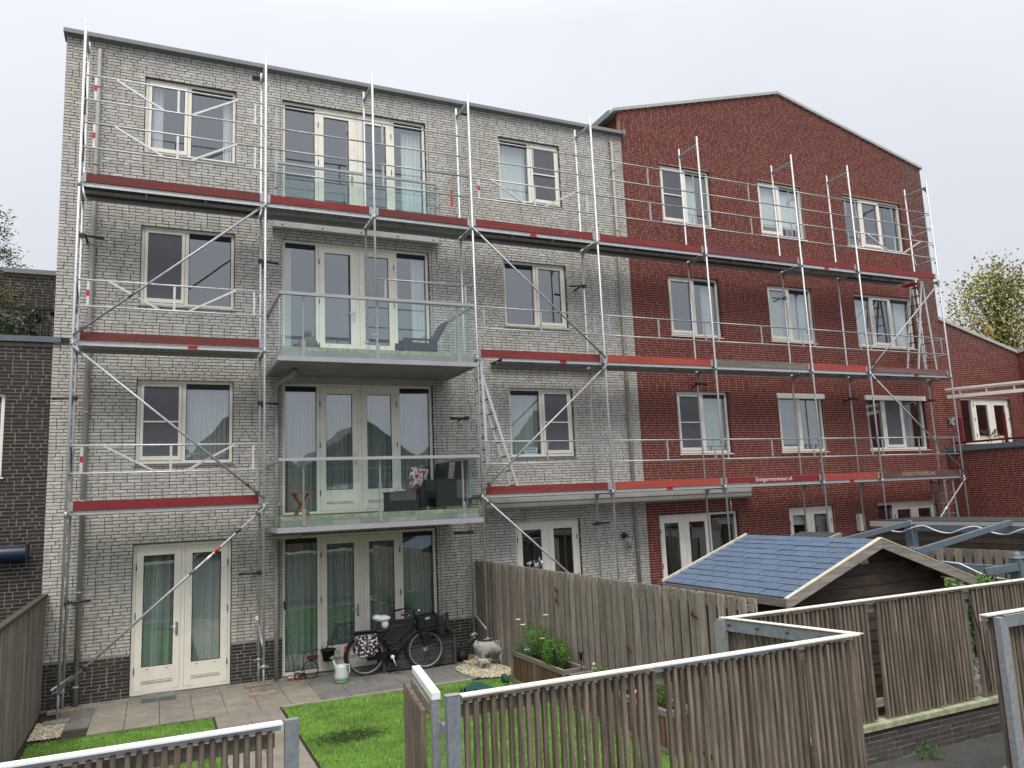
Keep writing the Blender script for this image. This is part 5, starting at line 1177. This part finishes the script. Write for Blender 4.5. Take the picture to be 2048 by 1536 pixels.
MB().tube(circ(-.22, .07, .06, .02, 16), .016, 6, close=True).tube(circ(.28-.4, .06, .05, .03, 16), .016, 6, close=True).tube([(-.22, .02, .07), (.2, .02, .10)], .012, 6).build('small_wheels', 'rust', wb, local=True)
br = thing('broom', 'garden broom with a long thin blue grey handle leaning on the door frame', 'broom', (6.74, -.22, G))
MB().tube([(0, 0, .05), (-.18, .16, 1.40)], .011, 6).build('handle', 'bluegrey', br, local=True); MB().tube([(-.165, .15, 1.27), (-.18, .163, 1.42)], .018, 8).build('grip', 'black_matt', br, local=True)
MB().box(-.14, .16, -.04, .04, .0, .055).build('head', 'wood_bright', br, local=True); MB().box(-.13, .14, -.02, .02, .056, .07).build('label', 'white_lab', br, local=True)
bk2 = MB().ball((9.93, -.52, G+.11), (.13, .14, .12), 14, 10).build('black_tub', 'black_matt'); tag(bk2, 'round black tub beside the storage bench', 'tub')

# ---- sheep statues (each body one continuous skin)
def skin_body(name, verts, edges, radii, m, parent=None, sub=2, root=0):
    me = bpy.data.meshes.new(name); me.from_pydata(verts, edges, []); o = bpy.data.objects.new(name, me); COL.objects.link(o)
    sk = o.modifiers.new('skin', 'SKIN'); sk.use_smooth_shade = True
    me.skin_vertices[0] if me.skin_vertices else None
    for i, r in enumerate(radii): me.skin_vertices[0].data[i].radius = (r, r) if not isinstance(r, tuple) else r; me.skin_vertices[0].data[i].use_root = (i == root)
    ss = o.modifiers.new('sub', 'SUBSURF'); ss.levels = sub; ss.render_levels = sub
    dg = bpy.context.evaluated_depsgraph_get(); ev = o.evaluated_get(dg); nm = bpy.data.meshes.new_from_object(ev)
    o.modifiers.clear(); o.data = nm; nm.materials.clear(); nm.materials.append(MT[m])
    for p in nm.polygons: p.use_smooth = True
    if parent is not None: o.parent = parent
    return o
def sheep(loc, s, rz, label, blackhead=True):
    t = thing('sheep_statue', label, 'statue', loc, rz=rz)
    v = [(.26, 0, .42), (.08, 0, .43), (-.12, 0, .42), (-.28, 0, .41), (.38, 0, .53), (.43, 0, .64)]; e = [(0, 1), (1, 2), (2, 3), (0, 4), (4, 5)]; r = [.135, .15, .155, .125, .115, .09]
    for x in (.24, -.24):
        for y in (-.07, .07):
            k = len(v); v += [(x, y*.9, .30), (x+.01, y, .16), (x+(-.02 if x < 0 else .0), y, .02)]; e += [(0 if x > 0 else 3, k), (k, k+1), (k+1, k+2)]; r += [.075, .042, .034]
    v = [(a*s, b*s, c*s) for a, b, c in v]; r = [q*s for q in r]
    skin_body('body', v, e, r, 'wool', t)
    hm = 'black_matt' if blackhead else 'wool'
    hv = [(.43, 0, .70), (.50, 0, .67), (.60, 0, .58)]; skin_body('head', [(a*s, b*s, c*s) for a, b, c in hv], [(0, 1), (1, 2)], [.082*s, .078*s, .05*s], hm, t)
    for q in (-1, 1): skin_body('ear', [(.42*s, q*.07*s, .71*s), (.40*s, q*.17*s, .64*s)], [(0, 1)], [.022*s, .016*s], hm, t, 1)
    if blackhead: MB().tube([(.50*s, 0, .76*s), (.42*s, 0, .81*s), (.34*s, 0, .76*s)], [.02*s, .022*s, .012*s], 6).build('forelock', 'wool', t, local=True)
    b = MB()
    random.seed(3)
    for _ in range(260):
        a = random.uniform(0, 6.28); x = random.uniform(-.36, .34); ry = .135; y = ry*math.cos(a); z = .42+.15*math.sin(a)
        if z < .33: continue
        b.tube([((x)*s, y*s, z*s), ((x+random.uniform(-.02, .02))*s, (y*1.12)*s, (z-.05)*s)], .007*s, 3)
    b.build('wool_locks', 'wool', t, local=True)['kind'] = 'stuff'; return t
sheep((10.22, -1.30, G), .80, math.pi+.12, 'white sheep figure with a black head standing on the pebbles')
sheep((10.02, -1.50, G), .34, math.pi-.2, 'tiny white lamb figure in front of the sheep', False)

# ---- cloth on the lawn
nx, ny = 26, 12; V = []; Fs = []
for j in range(ny+1):
    for i in range(nx+1):
        u, w = i/nx, j/ny; x = 9.02+.75*u; y = -2.95+(.34-.16*u)*(w-.5)+.12*math.sin(u*5)
        V.append((x, y, -.195+max(0, .07*math.sin(u*9+w*4)*math.sin(w*7+u*3)+.05*math.sin(w*3.1)*(1-.5*u)+.02*math.sin(u*23+w*11))))
for j in range(ny):
    for i in range(nx): k = j*(nx+1)+i; Fs.append((k, k+1, k+nx+2, k+nx+1))
ct = mesh_obj('cloth', V, Fs, 'cloth_green', None, sm=[True]*len(Fs), fix=False); tag(ct, 'crumpled dark green cloth lying on the artificial lawn', 'cloth')
sb = MB().ball((9.93, -2.62, G+.05), (.06, .12, .08), 12, 8, .2).build('dark_sack', 'cloth_green'); tag(sb, 'small dark green sack at the corner of the first planter', 'sack')

# ---- planters
def planter(x0, x1, y0, y1, h, label):
    t = thing('planter_box', label, 'planter', ((x0+x1)/2, (y0+y1)/2, G), 'wooden planters along the board fence')
    zt_ = G+h
    for (a, b, c, d) in ((x0, x0+.055, y0, y1), (x1-.055, x1, y0, y1), (x0+.056, x1-.056, y0, y0+.055), (x0+.056, x1-.056, y1-.055, y1)): MB().box(a, b, c, d, zt_-.07, zt_).build('top_rail', 'wood_grey_y', t)
    MB().box(x0+.005, x0+.05, y0, y1, G, G+.06).build('bottom_rail', 'wood_grey_y', t)
    n = int((y1-y0)/.105)
    for k in range(n):
        a = y0+(y1-y0)*k/n; MB().box(x0+.012, x0+.032, a+.004, a+(y1-y0)/n-.003, G+.061, zt_-.071).build('plank', 'wood_planter' if abs((a-y0)/(y1-y0)-.5) > .03 else 'wood_grey_v', t)
    for y in (y0, (y0+y1)/2, y1-.06): MB().box(x0, x0+.05, y+.001, y+.058, G+.062, zt_-.072).build('corner_post', 'wood_grey_v', t)
    m = int((x1-x0)/.105)
    for yy in (y0+.012, y1-.032):
        for k in range(m): a = x0+.05+(x1-x0-.1)*k/m; MB().box(a+.003, a+(x1-x0-.1)/m-.003, yy, yy+.02, G, zt_-.071).build('plank', 'wood_planter', t)
    MB().box(x0+.04, x1-.02, y0+.04, y1-.04, G+.05, zt_-.09).build('soil', 'soil', t); return t
planter(10.03, 10.45, -4.62, -2.66, .52, 'wooden planter box with flowers and a boxwood nearest the house')
planter(10.04, 10.44, -7.30, -4.78, .50, 'long wooden planter box seen through the slats of the near fence')
def plant(name, label, c, r, n, m, size, width=.3, stems=None, cat='plant', group=None):
    t = thing(name, label, cat, (c[0], c[1], .22), group)
    blades(n, c, r, 0, m, size, width, 'leaves', t)
    s = MB()
    for _ in range(stems or 8):
        a, b = random.uniform(-.6, .6), random.uniform(-.6, .6); s.tube([(c[0]+a*r[0]*.4, c[1]+b*r[1]*.4, .21), (c[0]+a*r[0], c[1]+b*r[1], c[2]+r[2]*.6)], .004, 4)
    s.build('stem', 'leaf', t); return t
p1 = plant('flowering_plant', 'tall loose green plant with white flower heads in the first planter', (10.22, -3.35, .52), (.20, .48, .34), 1300, 'leaf', .055, .22, 40)
for x, y, z, m in ((10.10, -2.90, .86, 'petal_w'), (10.08, -3.12, .80, 'petal_w'), (10.28, -3.62, 1.0, 'petal_w'), (10.05, -3.30, .42, 'petal_w'), (10.12, -3.78, .66, 'petal_y')):
    s = MB().tube([(x+.05, y, .3), (x, y, z)], .004, 4).build('flower_stem', 'leaf', p1)
    q = MB(); q.ball((x, y, z+.008), (.012, .012, .008), 8, 5)
    for k in range(10):
        a = k*.628; q.add([(x, y, z), (x+.045*math.cos(a-.2), y+.045*math.sin(a-.2), z+.01), (x+.055*math.cos(a), y+.055*math.sin(a), z+.012), (x+.045*math.cos(a+.2), y+.045*math.sin(a+.2), z+.01)], [(0, 1, 2, 3)])
    q.build('flower', m, p1)
plant('boxwood_shrub', 'dense bright green clipped boxwood at the near end of the first planter', (10.20, -4.08, .47), (.20, .27, .24), 2600, 'leaf_box', .032, .5, 10, 'shrub')
plant('herb_plant', 'low trailing herb at the far corner of the first planter', (10.10, -2.85, .36), (.08, .16, .10), 160, 'leaf', .04, .45)
plant('leafy_plant', 'leafy plant in the second planter behind the near fence slats', (10.22, -5.7, .34), (.17, .5, .16), 700, 'leaf', .05, .4)
plant('boxwood_shrub', 'upright dark green shrub at the end of the second planter', (10.22, -6.75, .42), (.15, .18, .26), 1200, 'leaf_box', .035, .45, 8, 'shrub')
lt = MB().lathe((10.30, -4.72, .30), [(.006, 0), (.006, .16), (.02, .16), (.022, .24), (.045, .25), (.04, .275), (0, .285)], 10).build('solar_lamp', 'black_matt'); tag(lt, 'small black solar garden lamp at the end of the first planter', 'lamp')
lt = MB().tube([(10.07, -4.30, .25), (10.07, -4.30, .52), (10.03, -4.33, .60), (9.99, -4.36, .58)], [.02, .025, .03, .02], 8).build('garden_figure', 'steel_dark'); tag(lt, 'dark slim garden figure at the edge of the boxwood', 'ornament')
lt = MB().ball((10.28, -5.15, .40), (.045, .035, .05), 10, 8).ball((10.27, -5.16, .47), (.03, .03, .035), 8, 6).build('small_figurine', 'petal_w'); lt.data.materials[0] = MT['moss_concrete']; tag(lt, 'tiny pale stone figurine on the second planter', 'ornament')
gn = MB().lathe((10.1, -6.55, .30), [(.0, 0), (.035, 0), (.03, .08), (.02, .12), (.0, .19)], 10).build('gnome', 'red_lab'); tag(gn, 'tiny red and white garden figure on the second planter', 'ornament')
MB().ball((10.075, -6.55, .385), (.022, .02, .022), 8, 6).build('face', 'petal_w', gn)

# ---- hanging ornaments on the board fence
for (y, z0, z1, lab) in ((-3.74, 1.18, 1.56, 'string of brown terracotta birds hanging high on the board fence near the house'), (-5.88, .74, .95, 'brown bird ornament hanging low on the board fence'), (-7.42, 1.38, 1.58, 'brown bird ornament hanging high at the near end of the board fence')):
    t = thing('bird_ornament', lab, 'ornament', (10.44, y, z0), 'bird ornaments on the board fence')
    MB().tube([(10.44, y, z1+.02), (10.44, y, z0+.05)], .003, 4).build('string', 'steel_dark', t)
    zz = z0+.04
    while zz < z1:
        MB().ball((10.435, y, zz), (.016, .04, .028), 10, 7).tube([(10.435, y+.02, zz+.01), (10.435, y+.05, zz+.045)], [.02, .012], 6).tube([(10.435, y-.03, zz), (10.435, y-.075, zz-.04)], [.018, .004], 6).build('bird', 'rust', t); zz += .19
# lamp on the grey facade, meter on red facade
wl_ = thing('wall_lamp', 'rusty lantern wall lamp on the grey brick beside the downpipe', 'lamp', (14.2, -.06, 1.8))
MB().lathe((14.19, -.03, 2.0), [(0, -.03), (.07, -.03), (.07, -.0), (0, .01)], 14, 1).tube([(14.19, -.05, 2.0), (14.19, -.14, 2.03), (14.24, -.16, 1.95)], .01, 6).build('bracket', 'rust', wl_)
MB().lathe((14.24, -.16, 1.70), [(.0, .0), (.045, 0), (.055, .16), (.03, .22), (0, .23)], 10).build('lantern', 'galv_dull', wl_)
mb_ = thing('vent_unit', 'cream plastic ventilation unit with fins on the red wall', 'vent', (21.72, -.06, 1.66))
MB().box(21.64, 21.80, -.12, -.003, 1.68, 2.13).build('body', 'cream', mb_)
for k in range(6): MB().box(21.80, 21.86, -.11, -.02, 1.72+k*.065, 1.745+k*.065).build('fin', 'cream', mb_)
MB().tube([(21.72, -.05, 1.68), (21.72, -.05, .2)], .018, 6).build('pipe', 'cream', mb_)
for z in (1.45, 1.2): MB().box(21.66, 21.80, -.07, -.03, z, z+.04).build('clip', 'cream', mb_)

# ================================================================== BALCONY FURNITURE
B1 = 2.755
def chair(x, y, rz, label, z=B1, w=.60, group='rattan furniture on the lower balcony'):
    t = thing('rattan_chair', label, 'chair', (x, y, z), group, rz)
    b = lambda n, *a: MB().box(*a).build(n, 'rattan', t, local=True)
    b('seat', -.28, .28, -.27, .27, .28, .42)
    MB().prism([(.24, .28), (.31, .28), (.40, .98), (.34, .98)], 1, -.25, .25).build('backrest', 'rattan', t, local=True)
    for s in (-1, 1):
        MB().prism([(-.30, .10), (.30, .10), (.33, .62), (-.30, .64)], 1, s*.30-.03, s*.30+.03).build('armrest', 'rattan', t, local=True)
        for x_ in (-.26, .26): MB().tube([(x_, s*.28, 0), (x_, s*.28, .12)], .016, 6).build('leg', 'galv', t, local=True)
    return t
chair(9.45, -1.15, .05, 'black rattan armchair at the right end of the lower balcony')
chair(9.30, -.48, .15, 'black rattan armchair against the wall of the lower balcony behind the cushion')
rt_ = thing('rattan_table', 'low black rattan table block before the lower balcony doors', 'table', (8.62, -.95, B1))
MB().box(-.27, .27, -.28, .28, .04, .40).build('body', 'rattan', rt_, local=True); MB().box(-.29, .29, -.30, .30, .402, .42).build('top', 'rattan', rt_, local=True)
ash = MB().lathe((8.60, -.95, B1+.421), [(0, 0), (.09, 0), (.11, .04), (.09, .04), (0, .02)], 14).build('bowl', 'balc_trim'); tag(ash, 'small grey bowl on the low rattan table', 'bowl')
cs = MB(); V = []; Fs = []; n = 10
for k, s in enumerate((-1, 1)):
    for j in range(n+1):
        for i in range(n+1):
            u, w = i/n*2-1, j/n*2-1; th = .075*(1-u**4)**.5*(1-w**4)**.5 if abs(u) < 1 and abs(w) < 1 else 0
            pin = 1-.07*(1-u*u) if abs(w) == 1 else 1; V.append((u*.22*(1-.05*(1-w*w)*abs(u)**3), s*th, w*.22*(1-.05*(1-u*u)*abs(w)**3)))
for k in range(2):
    for j in range(n):
        for i in range(n): a = k*(n+1)**2+j*(n+1)+i; Fs.append((a, a+1, a+n+2, a+n+1))
cs = mesh_obj('cushion', V, Fs, 'leafprint', None, local=True, sm=[True]*len(Fs)); cs.location = (9.02, -.80, B1+.66); cs.rotation_euler = (.1, .15, .35); tag(cs, 'patterned cushion leaning on the rattan seat of the lower balcony', 'cushion')
ft = thing('folding_table', 'small brown wooden folding table at the left of the lower balcony', 'table', (6.78, -.75, B1))
for k in range(4): MB().box(-.20, .20, -.15+k*.08, -.15+k*.08+.07, .46, .48).build('slat', 'wood_bright', ft, local=True)
for y in (-.13, .13): MB().bar((-.16, y, 0), (.14, y, .455), .02, .035).bar((.16, y+.021, 0), (-.14, y+.021, .455), .02, .035).build('leg', 'wood_bright', ft, local=True)
B2 = 5.745
lc_ = thing('lounge_chair', 'dark blue grey lounge chair on the upper balcony', 'chair', (9.02, -1.0, B2))
lc_.scale = (.92, .92, .80)
dk = mat('dark_blue_fabric', (.028, .036, .048), .7, (.02, .028, .036), 20, .5)
MB().box(-.40, .30, -.28, .28, .30, .40).build('seat', dk, lc_, local=True)
MB().prism([(.26, .40), (.34, .40), (.62, .95), (.56, .98)], 1, -.26, .26).build('backrest', dk, lc_, local=True)
for s in (-1, 1):
    MB().box(-.42, -.22, s*.30-.02, s*.30+.02, 0, .50).box(.15, .34, s*.30-.02, s*.30+.02, 0, .50).box(-.22, .15, s*.30-.02, s*.30+.02, .0, .36).box(-.22, .15, s*.30-.02, s*.30+.02, .455, .50).build('side', dk, lc_, local=True)
wd = thing('wicker_ball', 'dark woven round ornament at the left of the upper balcony', 'ornament', (6.95, -.55, B2))
MB().ball((0, 0, .26), (.21, .19, .24), 16, 12, .04).ball((-.03, 0, .53), (.09, .09, .09), 10, 8, .05).build('body', mat('wicker', (.10, .10, .095), .9, (.05, .05, .05), 60, .8, bump=1, bscale=90), wd, local=True)

# ================================================================== TREES AND SHRUBS
def tree(name, label, base, h, crown, n, m, leaf, cat='tree', clumps=26, group=None, width=.5, trunk=.16):
    t = thing(name, label, cat, base, group); bx_, by_, bz_ = base; random.seed(hash(label) % 1000 if False else len(label)*7+3)
    top = Vector((bx_+random.uniform(-.3, .3), by_, bz_+h)); tr = MB()
    tr.tube([base, (bx_+.1, by_, bz_+h*.35), (bx_, by_+.1, bz_+h*.65), tuple(top)], [trunk, trunk*.75, trunk*.45, trunk*.1], 8); 
    cc = []; V = []; Fs = []
    for k in range(clumps):
        f = random.random()
        a = random.uniform(0, 6.28); e = crown(f); rr = e*math.sqrt(random.random()); c = Vector((bx_+rr*math.cos(a), by_+rr*math.sin(a), bz_+h*(.28+.74*f)))
        cc.append((c, random.uniform(.10, .20)*h*(1.1-.5*f)))
        s0 = Vector((bx_, by_, bz_+h*max(.2, (.28+.74*f)-.22))); tr.tube([s0, s0.lerp(c, .5)+Vector((0, 0, .02*h)), c], [trunk*.3, trunk*.18, trunk*.05], 5)
    tr.build('trunk', 'bark', t)
    for _ in range(n):
        c, r = random.choice(cc); d = Vector((random.gauss(0, 1), random.gauss(0, 1), random.gauss(0, .8))).normalized()*r*random.random()**.45
        q = c+d; dv = Vector((random.gauss(0, 1), random.gauss(0, 1), random.gauss(-.1, .7))).normalized(); s = dv.cross(Vector((random.gauss(0, 1), random.gauss(0, 1), random.gauss(0, 1)))).normalized()
        L = leaf*random.uniform(.6, 1.3); w = L*width; k = len(V); V += [tuple(q), tuple(q+dv*L*.5+s*w*.5), tuple(q+dv*L), tuple(q+dv*L*.5-s*w*.5)]; Fs.append((k, k+1, k+2, k+3))
    o = mesh_obj('crown', V, Fs, m, t, fix=False); return t
tree('autumn_tree', 'tall loose tree with green yellow and brown leaves behind the red wing', (48.7, 12.6, -1), 15.8, lambda f: 5.8*(1-f)**.75+.3, 21000, 'leaf_aut', .21, clumps=120, trunk=.25)
tree('olive_tree', 'small grey green tree rising behind the dark building roof edge', (-.05, 6.6, 8.35), 2.25, lambda f: 1.5*(1-f*.5), 4200, 'leaf_olive', .10, clumps=60, width=.35, trunk=.05)
tree('terrace_shrub', 'olive yellow feathery shrub on the roof terrace of the dark building', (.95, 2.0, 5.9), 2.2, lambda f: .95*(1-f*.35), 9000, 'leaf_olive', .09, clumps=50, cat='shrub', width=.25, trunk=.04)
tree('terrace_plant', 'broad leaved dark green plant behind the terrace railing', (2.0, .9, 5.9), .85, lambda f: .55, 420, 'leaf_dark', .15, clumps=14, cat='plant', width=.28, trunk=.02)
tree('terrace_plant', 'dark green leafy plant at the far left of the terrace railing', (1.15, .9, 5.9), .95, lambda f: .3, 380, 'leaf', .12, clumps=12, cat='plant', width=.3, trunk=.02)
tree('garden_shrub', 'light green leafy shrub growing between shed and rear fence', (15.0, -7.9, G), 1.75, lambda f: .62, 1500, 'leaf_box', .07, clumps=30, cat='shrub', trunk=.03)
tree('balcony_flowers', 'small pink and orange flowering plant on the red terrace', (26.3, -.9, 3.9), .42, lambda f: .22, 260, 'leaf_olive', .05, clumps=10, cat='plant', trunk=.01)
for (x, y, z, lab) in ((11.95, -1.0, 0, ''),):
    pass
wp = plant('garden_weed', 'small green weed at the foot of the low garden wall', (12.6, -8.78, -.20), (.16, .08, .10), 120, 'leaf', .07, .2, 6); wp.location.z = -.26
for ch in wp.children: ch.location.z += .48 if ch.name.startswith('stem') else .48
for ch in wp.children:
    if ch.name.startswith('stem'): bpy.data.objects.remove(ch)
tr2 = thing('fence_top_plant', 'pale flower tips peeping over the board fence before the neighbour doors', 'plant', (10.9, -3.2, G))
blades(40, (10.8, -2.3, 1.72), (.15, .2, .08), 0, 'galv', .07, .4, 'flower_heads', tr2); MB().tube([(10.8, -2.3, G), (10.8, -2.3, 1.7)], .01, 5).build('stem', 'leaf', tr2)

# ================================================================== HOUSES BEHIND THE CAMERA (seen mirrored in the window panes)
HB = thing('terraced_houses', 'row of gabled brick houses reflected in the window panes', 'building', (12, -46, G))
for k in range(7):
    x0 = -14+k*9.5; h = 5.2+.8*(k % 2); r_ = 3.2+.9*(k % 3)
    MB().prism([(x0, G), (x0+9.3, G), (x0+9.3, h), (x0+4.65, h+r_), (x0, h)], 1, -52, -44).build('wall', 'brick_dark' if k % 2 else 'brick_red', HB)
    MB().prism([(x0-.2, h-.1), (x0+4.65, h+r_+.1), (x0+9.5, h-.1), (x0+9.5, h+.15), (x0+4.65, h+r_+.4), (x0-.2, h+.15)], 1, -52.2, -43.7).build('roof', 'tile', HB)
    for i in (1.2, 5.4):
        for z in (.6, 3.2): MB().box(x0+i, x0+i+2, -43.99, -43.9, z, z+1.4).build('window', 'cream2', HB)

# ---- litter on the paving and the lawn
def litter(name, n, area, z, m, size):
    V = []; Fs = []
    for _ in range(n):
        x, y = random.uniform(*area[:2]), random.uniform(*area[2:]); s = size*random.uniform(.4, 1.3); a = random.random()*6.28; k = len(V)
        V += [(x+s*math.cos(a), y+s*math.sin(a), z+random.uniform(0, .004)), (x+.5*s*math.cos(a+1.6), y+.5*s*math.sin(a+1.6), z+random.uniform(.002, .012)), (x-s*math.cos(a), y-s*math.sin(a), z+random.uniform(0, .004)), (x-.5*s*math.cos(a+1.6), y-.5*s*math.sin(a+1.6), z+.001)]
        Fs.append((k, k+1, k+2, k+3))
    o = mesh_obj(name, V, Fs, m, None, fix=False); o['kind'] = 'stuff'; return o
litter('leaf_litter', 260, (2.8, 10.3, -2.0, -.1), G+.003, 'leaf_olive', .016)
litter('leaf_litter', 90, (5.2, 6.2, -9.6, -2.1), G+.003, 'white_lab', .012)
litter('leaf_litter', 120, (2.8, 10.3, -9.5, -2.2), G+.022, 'leaf_olive', .016)
litter('mortar_crumbs', 500, (3.0, 10.2, -.35, -.04), G+.002, 'concrete', .012)
litter('alley_debris', 260, (10.5, 15, -9.6, -8.7), -.258, 'leaf_olive', .018)
# ------------------------------------------------------------------ final tidy-up
for o in bpy.data.objects:
    if o.type == 'MESH' and o.parent is None and 'category' not in o and 'kind' not in o: o['kind'] = 'structure'
bpy.context.view_layer.update()
